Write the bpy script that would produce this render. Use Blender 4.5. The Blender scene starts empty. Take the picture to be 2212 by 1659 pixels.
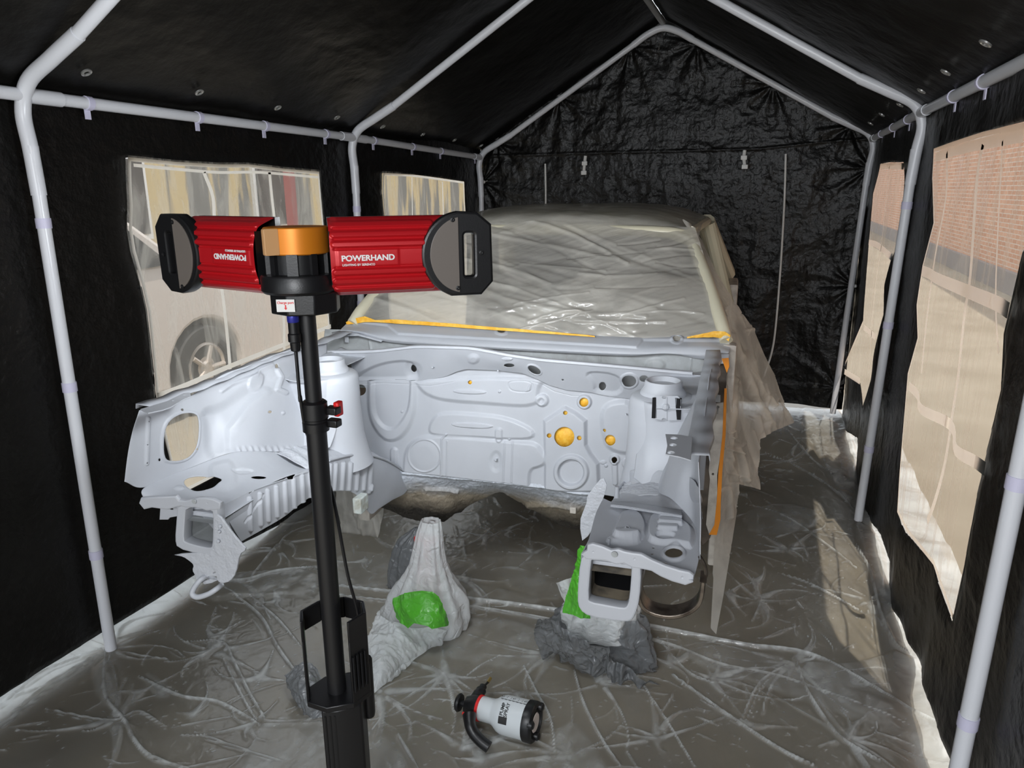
import bpy, math, random
import numpy as np
from mathutils import Vector, Matrix
SC = bpy.context.scene
COL = SC.collection

# ------------------------------------------------------------------ camera, world, exposure
F, CX, CY, CZ, YAW, PIT, ROL = 1587.352, .84557, -.31919, 1.65021, -.33855, -.258065, -.0087425
_fw = np.array([math.sin(YAW)*math.cos(PIT), math.cos(YAW)*math.cos(PIT), math.sin(PIT)])
_rt = np.array([math.cos(YAW), -math.sin(YAW), 0.]); _up = np.cross(_rt, _fw)
_r2 = _rt*math.cos(ROL)+_up*math.sin(ROL); _u2 = -_rt*math.sin(ROL)+_up*math.cos(ROL)
CAM = np.array([CX, CY, CZ])
cd = bpy.data.cameras.new('camera'); cam = bpy.data.objects.new('camera', cd); COL.objects.link(cam)
cd.sensor_width = 36; cd.lens = 36*F/2212; cd.clip_start = .05; cd.clip_end = 200
m = Matrix([[_r2[i], _u2[i], -_fw[i], CAM[i]] for i in range(3)]+[[0, 0, 0, 1]])
cam.matrix_world = m
SC.camera = cam
vs = SC.view_settings
vs.view_transform = 'Standard'; vs.look = 'None'; vs.gamma = 1; vs.use_curve_mapping = False; vs.exposure = 0.0
w = bpy.data.worlds.new('sky'); SC.world = w; w.use_nodes = True
nt = w.node_tree; bg = nt.nodes['Background']
bg.inputs[0].default_value = (.86, .93, 1, 1); bg.inputs[1].default_value = 1.9
sd = bpy.data.lights.new('sun', 'SUN'); sun = bpy.data.objects.new('sun', sd); COL.objects.link(sun)
sd.energy = 4.0; sd.angle = .01; sd.color = (1, .93, .82)
sun.rotation_euler = Vector((.22, -.6, 1.15)).to_track_quat('Z', 'Y').to_euler()
LAMP_W = 8.0
fd = bpy.data.lights.new('unseen_front_light', 'AREA'); fd.shape = 'RECTANGLE'; fd.size = .9; fd.size_y = .5; fd.energy = 42; fd.color = (.95, .97, 1.)  # unseen soft lamp behind the camera, added for the frontal light
fo_ = bpy.data.objects.new('unseen_front_light', fd); COL.objects.link(fo_); fo_.location = (.75, -1.3, 1.95); fo_.rotation_euler = Vector((-.25, -1, .42)).to_track_quat('Z', 'Y').to_euler()

# ------------------------------------------------------------------ pixel helpers (2212 x 1659 photo frame)
TC = np.array([.03659, 2.07935, .7]); CYAW = .0459
_c, _s = math.cos(CYAW), math.sin(CYAW)
RC = np.array([[_c, -_s, 0], [_s, _c, 0], [0, 0, 1.]])
def ray(px, py): return _fw*F+_r2*(px-1106)-_u2*(py-829.5)
def W(px, py, m, v):                     # world point on plane m = v
    d = ray(px, py); i = 'xyz'.index(m); return CAM+d*(v-CAM[i])/d[i]
def WD(px, py, dep): return CAM+ray(px, py)*dep/F
_oc = RC.T@(CAM-TC)
def A(px, py, m, v):                     # car-frame point on plane m = v
    d = RC.T@ray(px, py); i = 'xyz'.index(m); return _oc+d*(v-_oc[i])/d[i]
def proj(P):
    d = P-CAM; z = d@_fw
    return np.stack([1106+F*(d@_r2)/z, 829.5-F*(d@_u2)/z], -1)
def projc(P): return proj(P@RC.T+TC)
def crop(ox, oy, k): return lambda x, y: (ox+x*k, oy+y*k)
c1 = crop(240, 680, .3737); c2 = crop(720, 740, .27125); c3 = crop(1150, 740, .39777); c8 = crop(720, 440, .45208)
c4 = crop(300, 440, .36166); c5 = crop(560, 1060, .36105); c6 = crop(940, 1440, .13201); c7 = crop(760, 1100, .31646)
d1 = crop(0, 0, .36166); d2 = crop(700, 0, .31646); d3 = crop(1300, 0, .4123); d4 = crop(1750, 300, .42192)
d5 = crop(1650, 900, .45765); d6 = crop(250, 320, .34955); d7 = crop(0, 1100, .33702); d8 = crop(1000, 300, .40687)
def A1(x, y, m, v): return A(*c1(x, y), m, v)
def A2(x, y, m, v): return A(*c2(x, y), m, v)
def A3(x, y, m, v): return A(*c3(x, y), m, v)
def A8(x, y, m, v): return A(*c8(x, y), m, v)

# ------------------------------------------------------------------ objects
def empty(name, loc=(0, 0, 0), rz=0, parent=None):
    o = bpy.data.objects.new(name, None); COL.objects.link(o); o.location = loc; o.rotation_euler = (0, 0, rz)
    o.empty_display_size = .05
    if parent: o.parent = parent
    return o
def tag(o, label=None, cat=None, group=None, kind=None):
    if label: o['label'] = label
    if cat: o['category'] = cat
    if group: o['group'] = group
    if kind: o['kind'] = kind
    return o
def thing(name, label, cat, loc=(0, 0, 0), rz=0, group=None):
    return tag(empty(name, loc, rz), label, cat, group)
def mesh(name, V, Fc, mat=None, parent=None, smooth=True, label=None, local=False):
    """V in world (or in the parent's frame when local); one mesh object"""
    V = np.asarray(V, float)
    if parent is not None and not local:
        M = np.array(parent_world(parent).inverted()); V = V@M[:3, :3].T+M[:3, 3]
    me = bpy.data.meshes.new(name)
    if isinstance(Fc, np.ndarray):
        n = Fc.shape[1]
        me.vertices.add(len(V)); me.vertices.foreach_set('co', V.ravel())
        me.loops.add(Fc.size); me.loops.foreach_set('vertex_index', Fc.ravel().astype(np.int32))
        me.polygons.add(len(Fc)); me.polygons.foreach_set('loop_start', np.arange(0, Fc.size, n, dtype=np.int32))
        me.update(calc_edges=True)
    else:
        me.from_pydata([tuple(v) for v in V], [], [tuple(f) for f in Fc])
    me.validate(); me.update()
    if smooth: me.polygons.foreach_set('use_smooth', [True]*len(me.polygons))
    if mat: me.materials.append(mat)
    o = bpy.data.objects.new(name, me); COL.objects.link(o)
    if parent is not None: o.parent = parent
    if label: o['label'] = label
    return o
def parent_world(p):
    M = Matrix.Translation(p.location)@p.rotation_euler.to_matrix().to_4x4()
    return parent_world(p.parent)@M if p.parent else M
def sharp(o, ang=35):
    me = o.data
    try: me.set_sharp_from_angle(angle=math.radians(ang))
    except Exception: pass
    return o
def bev(o, wd=.002, seg=2):
    b = o.modifiers.new('b', 'BEVEL'); b.width = wd; b.segments = seg; b.limit_method = 'ANGLE'; b.angle_limit = math.radians(40)
    return o
def solid(o, t, off=-1):
    b = o.modifiers.new('s', 'SOLIDIFY'); b.thickness = t; b.offset = off; return o

class MB:                                # collects shapes into ONE mesh
    def __init__(s): s.V = []; s.F = []
    def add(s, V, Fc):
        n = len(s.V); s.V += [np.array(v, float) for v in V]; s.F += [tuple(i+n for i in f) for f in Fc]
    def box(s, c, d, M=None):
        P = [np.array([x*d[0]/2, y*d[1]/2, z*d[2]/2]) for x in (-1, 1) for y in (-1, 1) for z in (-1, 1)]
        if M is not None: P = [np.asarray(M)@p for p in P]
        s.add([p+np.asarray(c) for p in P], [(0, 1, 3, 2), (4, 6, 7, 5), (0, 4, 5, 1), (2, 3, 7, 6), (0, 2, 6, 4), (1, 5, 7, 3)])
    def tube(s, P, r, n=16, cap=True, flat=None):
        P = [np.array(p, float) for p in P]; k = len(P); r = r if hasattr(r, '__len__') else [r]*k
        T = [(P[min(i+1, k-1)]-P[max(i-1, 0)]) for i in range(k)]; T = [t/np.linalg.norm(t) for t in T]
        a = np.array([0, 0, 1.]) if abs(T[0][2]) < .9 else np.array([1., 0, 0])
        if flat is not None: a = np.array(flat, float)
        V = []
        for i in range(k):
            b = np.cross(T[i], a); b /= np.linalg.norm(b); a2 = np.cross(b, T[i]); a = a2
            for j in range(n):
                t = 2*math.pi*j/n; V.append(P[i]+r[i]*(math.cos(t)*b+math.sin(t)*a2))
        Fc = [(i*n+j, i*n+(j+1) % n, (i+1)*n+(j+1) % n, (i+1)*n+j) for i in range(k-1) for j in range(n)]
        if cap: Fc += [tuple(range(n))[::-1], tuple((k-1)*n+j for j in range(n))]
        s.add(V, Fc)
    def lathe(s, o, ax, prof, n=32, cap=True, a0=0, a1=2*math.pi):
        """prof: (r, h) along the axis ax from o"""
        ax = np.array(ax, float); ax /= np.linalg.norm(ax)
        b = np.cross(ax, [0, 0, 1.] if abs(ax[2]) < .9 else [1., 0, 0]); b /= np.linalg.norm(b); c = np.cross(ax, b)
        V = []
        for r, h in prof:
            for j in range(n):
                t = a0+(a1-a0)*j/n; V.append(np.array(o)+ax*h+r*(math.cos(t)*b+math.sin(t)*c))
        k = len(prof)
        Fc = [(i*n+j, i*n+(j+1) % n, (i+1)*n+(j+1) % n, (i+1)*n+j) for i in range(k-1) for j in range(n)]
        if cap: Fc += [tuple(range(n))[::-1], tuple((k-1)*n+j for j in range(n))]
        s.add(V, Fc)
    def prism(s, poly, o, u, v, t):
        """polygon (list of 2-vectors) in the frame o,u,v, thickness vector t"""
        o, u, v, t = (np.array(q, float) for q in (o, u, v, t)); n = len(poly)
        P = [o+u*a+v*b for a, b in poly]
        s.add(P+[p+t for p in P], [tuple(range(n))[::-1], tuple(range(n, 2*n))]+[(i, (i+1) % n, n+(i+1) % n, n+i) for i in range(n)])
    def build(s, name, mat, parent=None, smooth=True, label=None, local=False, ang=35, bevel=0):
        o = mesh(name, s.V, s.F, mat, parent, smooth, label, local)
        import bmesh
        bm = bmesh.new(); bm.from_mesh(o.data); bmesh.ops.recalc_face_normals(bm, faces=bm.faces); bm.to_mesh(o.data); bm.free()
        if smooth: sharp(o, ang)
        if bevel: bev(o, bevel)
        return o
def tube(name, P, r, mat, parent=None, n=14, label=None, local=False):
    b = MB(); b.tube(P, r, n); return b.build(name, mat, parent, label=label, local=local)
def crv(P, k=6):                          # Catmull-Rom polyline
    P = np.array(P, float); Q = np.vstack([2*P[0]-P[1], P, 2*P[-1]-P[-2]]); out = []
    for i in range(len(P)-1):
        p0, p1, p2, p3 = Q[i:i+4]
        for j in range(k):
            t = j/k; out.append(.5*((2*p1)+(-p0+p2)*t+(2*p0-5*p1+4*p2-p3)*t*t+(-p0+3*p1-3*p2+p3)*t**3))
    out.append(P[-1]); return np.array(out)
def curve_plate(name, outer, holes, o, u, v, t, mat, parent=None, bevel=.001, label=None, smooth_pts=False):
    """flat plate of thickness t (along u x v, centred on o) with holes, from 2D outlines"""
    cu = bpy.data.curves.new(name, 'CURVE'); cu.dimensions = '2D'; cu.fill_mode = 'BOTH'
    cu.extrude = max(0, t/2-bevel); cu.bevel_depth = bevel; cu.bevel_resolution = 1
    for L in [outer]+list(holes):
        sp = cu.splines.new('POLY'); sp.points.add(len(L)-1)
        for p, q in zip(sp.points, L): p.co = (q[0], q[1], 0, 1)
        sp.use_cyclic_u = True
    tmp = bpy.data.objects.new('tmp', cu); me = bpy.data.meshes.new_from_object(tmp); bpy.data.objects.remove(tmp); bpy.data.curves.remove(cu)
    V = np.array([x.co[:] for x in me.vertices]).reshape(-1, 3); Fc = [tuple(p.vertices) for p in me.polygons]; bpy.data.meshes.remove(me)
    u = np.array(u, float); v = np.array(v, float); n = np.cross(u, v)/np.linalg.norm(u)/np.linalg.norm(v)
    P = np.array(o)+V[:, :1]*u+V[:, 1:2]*v+V[:, 2:3]*n
    return sharp(mesh(name, P, Fc, mat, parent, label=label))
def text(name, s, o, u, v, size, mat, parent, bold=0., depth=.0004, align='LEFT', sx=1., shear=0.):
    cu = bpy.data.curves.new(name, 'FONT'); cu.body = s; cu.size = size; cu.extrude = depth; cu.offset = bold; cu.align_x = align; cu.align_y = 'CENTER'; cu.shear = shear
    tmp = bpy.data.objects.new('tmp', cu); me = bpy.data.meshes.new_from_object(tmp); bpy.data.objects.remove(tmp); bpy.data.curves.remove(cu)
    V = np.array([x.co[:] for x in me.vertices]).reshape(-1, 3); Fc = [tuple(p.vertices) for p in me.polygons]; bpy.data.meshes.remove(me)
    u = np.array(u, float); u /= np.linalg.norm(u); v = np.array(v, float); v /= np.linalg.norm(v); n = np.cross(u, v)
    P = np.array(o)+sx*V[:, :1]*u+V[:, 1:2]*v+V[:, 2:3]*n
    return mesh(name, P, Fc, mat, parent, smooth=False)
def ell(cx, cy, rx, ry, rot=0, n=32):
    c, s = math.cos(rot), math.sin(rot)
    return [(cx+rx*math.cos(t)*c-ry*math.sin(t)*s, cy+rx*math.cos(t)*s+ry*math.sin(t)*c) for t in np.linspace(0, 2*math.pi, n, endpoint=False)]
def rrect(x0, y0, x1, y1, r, n=5):
    out = []
    for cx, cy, a in ((x1-r, y1-r, 0), (x0+r, y1-r, 90), (x0+r, y0+r, 180), (x1-r, y0+r, 270)):
        for k in range(n+1):
            t = math.radians(a+90*k/n); out.append((cx+r*math.cos(t), cy+r*math.sin(t)))
    return out

# ------------------------------------------------------------------ numpy noise, SDFs, sheets
def _h(ix, iy, iz, seed):
    n = (ix*374761393+iy*668265263+iz*2147483647+seed*974634777) & 0xffffffff
    n = ((n ^ (n >> 13))*1274126177) & 0xffffffff
    return ((n ^ (n >> 16)) & 0xffff)/32768.-1.
def vnoise(x, y, z=0., seed=0):
    x, y, z = np.broadcast_arrays(np.asarray(x, float), np.asarray(y, float), np.asarray(z, float))
    ix, iy, iz = np.floor(x).astype(np.int64), np.floor(y).astype(np.int64), np.floor(z).astype(np.int64)
    fx, fy, fz = x-ix, y-iy, z-iz; fx, fy, fz = (f*f*(3-2*f) for f in (fx, fy, fz)); r = 0
    for a in (0, 1):
        for b in (0, 1):
            for c in (0, 1):
                r = r+_h(ix+a, iy+b, iz+c, seed)*(fx if a else 1-fx)*(fy if b else 1-fy)*(fz if c else 1-fz)
    return r
def fbm(x, y, z=0., o=4, seed=0, ridge=False):
    r = 0; a = 1.; t = 0
    for i in range(o):
        n = vnoise(x*2**i, y*2**i, np.asarray(z)*2**i, seed+i*17); r = r+a*((1-2*np.abs(n)) if ridge else n); t += a; a *= .5
    return r/t
def sm(x): x = np.clip(x, 0, 1); return x*x*(3-2*x)
def s_ell(cx, cy, rx, ry=None, rot=0.):
    ry = ry or rx; c, s = math.cos(rot), math.sin(rot)
    def f(X, Y):
        a = (X-cx)*c+(Y-cy)*s; b = -(X-cx)*s+(Y-cy)*c; k = np.sqrt((a/rx)**2+(b/ry)**2)+1e-9; return (k-1)*np.sqrt(a*a+b*b+1e-9)/k
    return f
def s_line(P, r):
    P = np.array(P, float)
    def f(X, Y):
        d = np.full(X.shape, 1e9)
        for (ax, ay), (bx, by) in zip(P[:-1], P[1:]):
            vx, vy = bx-ax, by-ay; t = np.clip(((X-ax)*vx+(Y-ay)*vy)/(vx*vx+vy*vy+1e-12), 0, 1)
            d = np.minimum(d, np.hypot(X-ax-t*vx, Y-ay-t*vy))
        return d-r
    return f
def s_poly(P, rnd=0.):
    P = np.array(P, float)
    def f(X, Y):
        d = np.full(X.shape, 1e9); ins = np.zeros(X.shape, bool); n = len(P)
        for i in range(n):
            ax, ay = P[i]; bx, by = P[(i+1) % n]; vx, vy = bx-ax, by-ay
            t = np.clip(((X-ax)*vx+(Y-ay)*vy)/(vx*vx+vy*vy+1e-12), 0, 1); d = np.minimum(d, np.hypot(X-ax-t*vx, Y-ay-t*vy))
            if by != ay: ins ^= ((ay > Y) != (by > Y)) & (X < vx*(Y-ay)/(by-ay)+ax)
        return np.where(ins, -d, d)-rnd
    return f
def chaik(P, k=2):
    P = np.array(P, float)
    for _ in range(k):
        Q = np.roll(P, -1, 0); P = np.stack([.75*P+.25*Q, .25*P+.75*Q], 1).reshape(-1, P.shape[1])
    return P
def mp(c, L): return [c(*p) for p in L]   # crop points -> photo points
def s_ring(f, wd): return lambda X, Y: np.abs(f(X, Y))-wd
def catm(N, nu, nv):
    """N (r,c,3) -> (nu,nv,3)"""
    def one(N, n):
        k = N.shape[0]; Q = np.concatenate([2*N[:1]-N[1:2], N, 2*N[-1:]-N[-2:-1]]); t = np.linspace(0, k-1, n); i = np.minimum(t.astype(int), k-2); f = (t-i)[:, None, None]
        a, b, c, d = Q[i], Q[i+1], Q[i+2], Q[i+3]
        return .5*((2*b)+(c-a)*f+(2*a-5*b+4*c-d)*f**2+(3*b-a-3*c+d)*f**3)
    return one(one(N, nu).transpose(1, 0, 2), nv).transpose(1, 0, 2)
def lin(N, nu, nv):
    def one(N, n):
        t = np.linspace(0, N.shape[0]-1, n); i = np.minimum(t.astype(int), N.shape[0]-2); f = (t-i)[:, None, None]; return N[i]*(1-f)+N[i+1]*f
    return one(one(N, nu).transpose(1, 0, 2), nv).transpose(1, 0, 2)
def nrm(P, pos):
    a = np.gradient(P, axis=0); b = np.gradient(P, axis=1); n = np.cross(a, b); n /= np.linalg.norm(n, axis=-1, keepdims=True)+1e-12
    s = np.sign(((pos-P)*n).sum(-1).mean()) or 1
    return n*s, s
def grid_faces(nu, nv):
    i = np.arange(nu-1)[:, None]*nv+np.arange(nv-1)[None]; i = i.ravel()
    return np.stack([i, i+1, i+nv+1, i+nv], 1)
def sheet(name, net, mat, parent, res=(60, 60), emb=(), holes=(), trim=None, thick=.0016, car=True, noise=0., nscale=12., linear=False,
          label=None, disp=None, attr=None, ret=False):
    """fine grid through a control net; pressings (emb) and cut-outs are given in photo pixels of the net's own surface"""
    N = np.array(net, float); P = (lin if linear else catm)(N, *res)
    pj = projc if car else proj; cam_ = _oc if car else CAM
    n, sgn = nrm(P, cam_); X, Y = pj(P.reshape(-1, 3)).reshape(res+(2,)).transpose(2, 0, 1)
    d = np.zeros(res)
    for f, h, soft in emb: d = d+h*sm(.5-f(X, Y)/soft)
    if noise: d = d+noise*fbm(P[..., 0]*nscale, P[..., 1]*nscale, P[..., 2]*nscale, 4)
    if disp is not None: d = d+disp(P, X, Y)
    faces = grid_faces(*res)
    if holes or trim is not None:
        s = np.full(res, 1e9)
        for f in holes: s = np.minimum(s, f(X, Y))
        if trim is not None: s = np.minimum(s, -trim(X, Y))
        gu, gv = np.gradient(s); g2 = gu**2+gv**2+1e-9; k = -s/g2; du, dv = k*gu, k*gv
        near = (np.abs(du) < .6) & (np.abs(dv) < .6)
        Pu, Pv = np.gradient(P, axis=0), np.gradient(P, axis=1)
        P = P+np.where(near[..., None], Pu*du[..., None]+Pv*dv[..., None], 0); s = np.where(near, 0, s)
        keep = s.ravel()[faces].mean(1) > 1e-6; keep |= (s.ravel()[faces] >= 0).all(1) & (s.ravel()[faces] > 0).any(1)
        faces = faces[keep]
    P = P+n*d[..., None]
    if sgn > 0: faces = faces[:, ::-1] if False else faces
    used = np.unique(faces); mp_ = np.zeros(P[..., 0].size, int); mp_[used] = np.arange(len(used))
    V = P.reshape(-1, 3)[used]
    # face orientation towards the camera
    a, b, c = V[mp_[faces[:, 0]]], V[mp_[faces[:, 1]]], V[mp_[faces[:, 2]]]
    if (np.cross(b-a, c-a)*(cam_-a)).sum(-1).mean() < 0: faces = faces[:, ::-1]
    o = mesh(name, V, np.ascontiguousarray(mp_[faces]), mat, parent, label=label, local=car)
    if attr is not None:
        for an, arr in attr.items():
            at = o.data.attributes.new(an, 'FLOAT', 'POINT'); at.data.foreach_set('value', arr(P, X, Y, d).ravel()[used].astype(np.float32))
    if thick: solid(o, thick)
    return o

# ------------------------------------------------------------------ materials
MATS = {}
def mat(name, col, rough=.5, metal=0., spec=.5, bump=0., bscale=60., var=0., vscale=8., col2=None, coat=0., bdet=4., vrange=(.4, .65), emis=None, dist=.002, sheen=None, stretch=None):
    M = bpy.data.materials.new(name); M.use_nodes = True; t = M.node_tree; b = t.nodes['Principled BSDF']
    b.inputs['Base Color'].default_value = (*col, 1); b.inputs['Roughness'].default_value = rough; b.inputs['Metallic'].default_value = metal
    b.inputs['Specular IOR Level'].default_value = spec; b.inputs['Coat Weight'].default_value = coat
    tc = t.nodes.new('ShaderNodeTexCoord'); src = tc.outputs['Object']
    if stretch:
        mpn = t.nodes.new('ShaderNodeMapping'); mpn.inputs['Scale'].default_value = stretch; t.links.new(src, mpn.inputs[0]); src = mpn.outputs[0]
    if col2 is not None:
        n = t.nodes.new('ShaderNodeTexNoise'); n.inputs['Scale'].default_value = vscale; n.inputs['Detail'].default_value = 6; n.inputs['Distortion'].default_value = .4
        r = t.nodes.new('ShaderNodeMapRange'); r.inputs[1].default_value, r.inputs[2].default_value = vrange
        mx = t.nodes.new('ShaderNodeMix'); mx.data_type = 'RGBA'; mx.inputs[6].default_value = (*col, 1); mx.inputs[7].default_value = (*col2, 1)
        t.links.new(src, n.inputs[0]); t.links.new(n.outputs[0], r.inputs[0]); t.links.new(r.outputs[0], mx.inputs[0]); t.links.new(mx.outputs[2], b.inputs['Base Color'])
    if bump:
        n = t.nodes.new('ShaderNodeTexNoise'); n.inputs['Scale'].default_value = bscale; n.inputs['Detail'].default_value = bdet
        bp = t.nodes.new('ShaderNodeBump'); bp.inputs['Strength'].default_value = bump; bp.inputs['Distance'].default_value = dist
        t.links.new(src, n.inputs[0]); t.links.new(n.outputs[0], bp.inputs['Height']); t.links.new(bp.outputs[0], b.inputs['Normal'])
    if emis: b.inputs['Emission Color'].default_value = (*emis[:3], 1); b.inputs['Emission Strength'].default_value = emis[3]
    MATS[name] = M; return M
def film(name, milk=.35, col=(.85, .87, .88), rough=.25, trans=.5, wr=.0, wscale=9., attr=None, amul=.7, tint=(1, 1, 1), spec=.5, stretch=(1, 1, 1), bumps=.3, bscale=25., lo=.45, hi=.62):
    """thin polythene: clear where it lies tight, milky where it is creased or lifted"""
    M = bpy.data.materials.new(name); M.use_nodes = True; t = M.node_tree; N = t.nodes; L = t.links
    for x in list(N): N.remove(x)
    out = N.new('ShaderNodeOutputMaterial'); tc = N.new('ShaderNodeTexCoord'); mpn = N.new('ShaderNodeMapping'); mpn.inputs['Scale'].default_value = stretch; L.new(tc.outputs['Object'], mpn.inputs[0])
    p = N.new('ShaderNodeBsdfPrincipled'); p.inputs['Base Color'].default_value = (*col, 1); p.inputs['Roughness'].default_value = rough; p.inputs['Specular IOR Level'].default_value = spec
    tl = N.new('ShaderNodeBsdfTranslucent'); tl.inputs[0].default_value = (*col, 1)
    m1 = N.new('ShaderNodeMixShader'); m1.inputs[0].default_value = trans; L.new(p.outputs[0], m1.inputs[1]); L.new(tl.outputs[0], m1.inputs[2])
    tr = N.new('ShaderNodeBsdfTransparent'); tr.inputs[0].default_value = (*tint, 1)
    gl = N.new('ShaderNodeBsdfGlossy'); gl.inputs['Roughness'].default_value = max(.12, rough*.6)
    lw = N.new('ShaderNodeLayerWeight'); lw.inputs[0].default_value = .35
    fr = N.new('ShaderNodeMath'); fr.operation = 'MULTIPLY_ADD'; fr.inputs[1].default_value = .35; fr.inputs[2].default_value = .03; L.new(lw.outputs['Fresnel'], fr.inputs[0])
    m0 = N.new('ShaderNodeMixShader'); L.new(fr.outputs[0], m0.inputs[0]); L.new(tr.outputs[0], m0.inputs[1]); L.new(gl.outputs[0], m0.inputs[2])
    m2 = N.new('ShaderNodeMixShader'); L.new(m0.outputs[0], m2.inputs[1]); L.new(m1.outputs[0], m2.inputs[2]); L.new(m2.outputs[0], out.inputs[0])
    fac = N.new('ShaderNodeMath'); fac.operation = 'ADD'; fac.use_clamp = True; fac.inputs[0].default_value = milk; fac.inputs[1].default_value = 0
    nz = N.new('ShaderNodeTexNoise'); nz.inputs['Scale'].default_value = wscale; nz.inputs['Detail'].default_value = 6; nz.inputs['Distortion'].default_value = .8; L.new(mpn.outputs[0], nz.inputs[0])
    mr = N.new('ShaderNodeMapRange'); mr.inputs[1].default_value, mr.inputs[2].default_value = lo, hi; mr.inputs[3].default_value = 0; mr.inputs[4].default_value = wr; L.new(nz.outputs[0], mr.inputs[0]); L.new(mr.outputs[0], fac.inputs[1])
    last = fac
    if attr:
        an = N.new('ShaderNodeAttribute'); an.attribute_name = attr
        ml = N.new('ShaderNodeMath'); ml.operation = 'MULTIPLY_ADD'; ml.use_clamp = True; ml.inputs[1].default_value = amul; L.new(an.outputs['Fac'], ml.inputs[0]); L.new(fac.outputs[0], ml.inputs[2]); last = ml
    L.new(last.outputs[0], m2.inputs[0])
    bn = N.new('ShaderNodeTexNoise'); bn.inputs['Scale'].default_value = bscale; bn.inputs['Detail'].default_value = 5; bn.inputs['Distortion'].default_value = 1.5; L.new(mpn.outputs[0], bn.inputs[0])
    bp = N.new('ShaderNodeBump'); bp.inputs['Strength'].default_value = bumps; bp.inputs['Distance'].default_value = .01; L.new(bn.outputs[0], bp.inputs['Height'])
    for x in (p, gl): L.new(bp.outputs[0], x.inputs['Normal'])
    MATS[name] = M; return M
PRIMER = mat('primer', (.47, .485, .52), .48, bump=.12, bscale=220, dist=.001, col2=(.43, .445, .48), vscale=5)
PLENUM = mat('plenum grey', (.42, .44, .45), .5, bump=.15, bscale=150, col2=(.30, .31, .31), vscale=14)
SEAM = mat('seam sealer primer', (.48, .495, .53), .5, bump=.8, bscale=70, dist=.006)
DIRTY = mat('dirty underseal', (.23, .20, .16), .6, bump=.5, bscale=45, dist=.006, col2=(.045, .04, .032), vscale=9, vrange=(.42, .62))
RUST = mat('dirty pillar', (.11, .085, .065), .7, bump=.6, bscale=60, col2=(.035, .028, .022), vscale=14)
CREAM = mat('cream paint', (.60, .56, .50), .4, col2=(.42, .38, .34), vscale=25)
CREAMR = mat('cream roof', (.62, .58, .44), .35)
BARE = mat('bare dark metal', (.20, .17, .14), .38, metal=.8, bump=.4, bscale=80, col2=(.07, .055, .045), vscale=30)
INNER = mat('rail inside', (.26, .22, .16), .6, bump=.4, bscale=60, col2=(.06, .055, .05), vscale=18)
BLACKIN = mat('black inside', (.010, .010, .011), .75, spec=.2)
TAPE = mat('orange masking tape', (.85, .42, .03), .55, bump=.5, bscale=90, dist=.004, col2=(.92, .55, .08), vscale=40)
TAPEO = mat('deep orange tape', (.85, .28, .01), .5)
TARP = mat('black tarpaulin', (.007, .0065, .006), .34, spec=.32, bump=.75, bscale=26, bdet=7, dist=.012)
TARPR = mat('roof tarpaulin', (.006, .0055, .005), .42, spec=.25, bump=.5, bscale=14, bdet=7, dist=.012)
TUBE = mat('white powder coated tube', (.74, .75, .79), .3, bump=.05, bscale=200)
TUBEG = mat('grey tube', (.36, .37, .38), .35)
LILAC = mat('lilac strap', (.66, .64, .80), .5)
WHITE = mat('white strip', (.82, .82, .80), .5)
WTAPE = mat('translucent white webbing', (.86, .85, .82), .6); _t = WTAPE.node_tree; _b = _t.nodes['Principled BSDF']; _x = _t.nodes.new('ShaderNodeBsdfTranslucent'); _x.inputs[0].default_value = (.95, .93, .88, 1)
_m = _t.nodes.new('ShaderNodeMixShader'); _m.inputs[0].default_value = 1.0; _t.links.new(_b.outputs[0], _m.inputs[1]); _t.links.new(_x.outputs[0], _m.inputs[2]); _t.links.new(_m.outputs[0], _t.nodes['Material Output'].inputs[0])
ZINC = mat('zinc eyelet', (.7, .7, .68), .3, metal=.8)
REDM = mat('red anodised', (.50, .010, .016), .36, metal=.2, bump=.05, bscale=400)
BLK = mat('black plastic', (.008, .008, .009), .38, bump=.08, bscale=300)
BLKM = mat('matt black metal', (.010, .010, .011), .42)
GREYM = mat('bronze grey plate', (.15, .13, .115), .42)
ORNG = mat('orange anodised', (.72, .23, .015), .38, metal=.3)
TANM = mat('tan facet', (.58, .33, .15), .45)
PRINT = mat('white print', (.78, .76, .76), .5)
STICK = mat('sticker', (.75, .74, .72), .5)
REDP = mat('red print', (.7, .03, .03), .5)
BLUE = mat('blue collar', (.03, .035, .30), .3, metal=.3)
LED = mat('led panel', (.9, .9, .9), .4, emis=(.86, .93, 1., 14))
CONC = mat('concrete', (.27, .235, .175), .42, bump=.15, bscale=30, col2=(.20, .172, .13), vscale=2.2)
BRASS = mat('brass', (.75, .55, .2), .25, metal=1)
BOTTLE = mat('bottle white', (.70, .74, .76), .3)
RED = mat('red seal', (.75, .02, .02), .35)
BLKT = mat('black print', (.02, .02, .02), .5)

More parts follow.
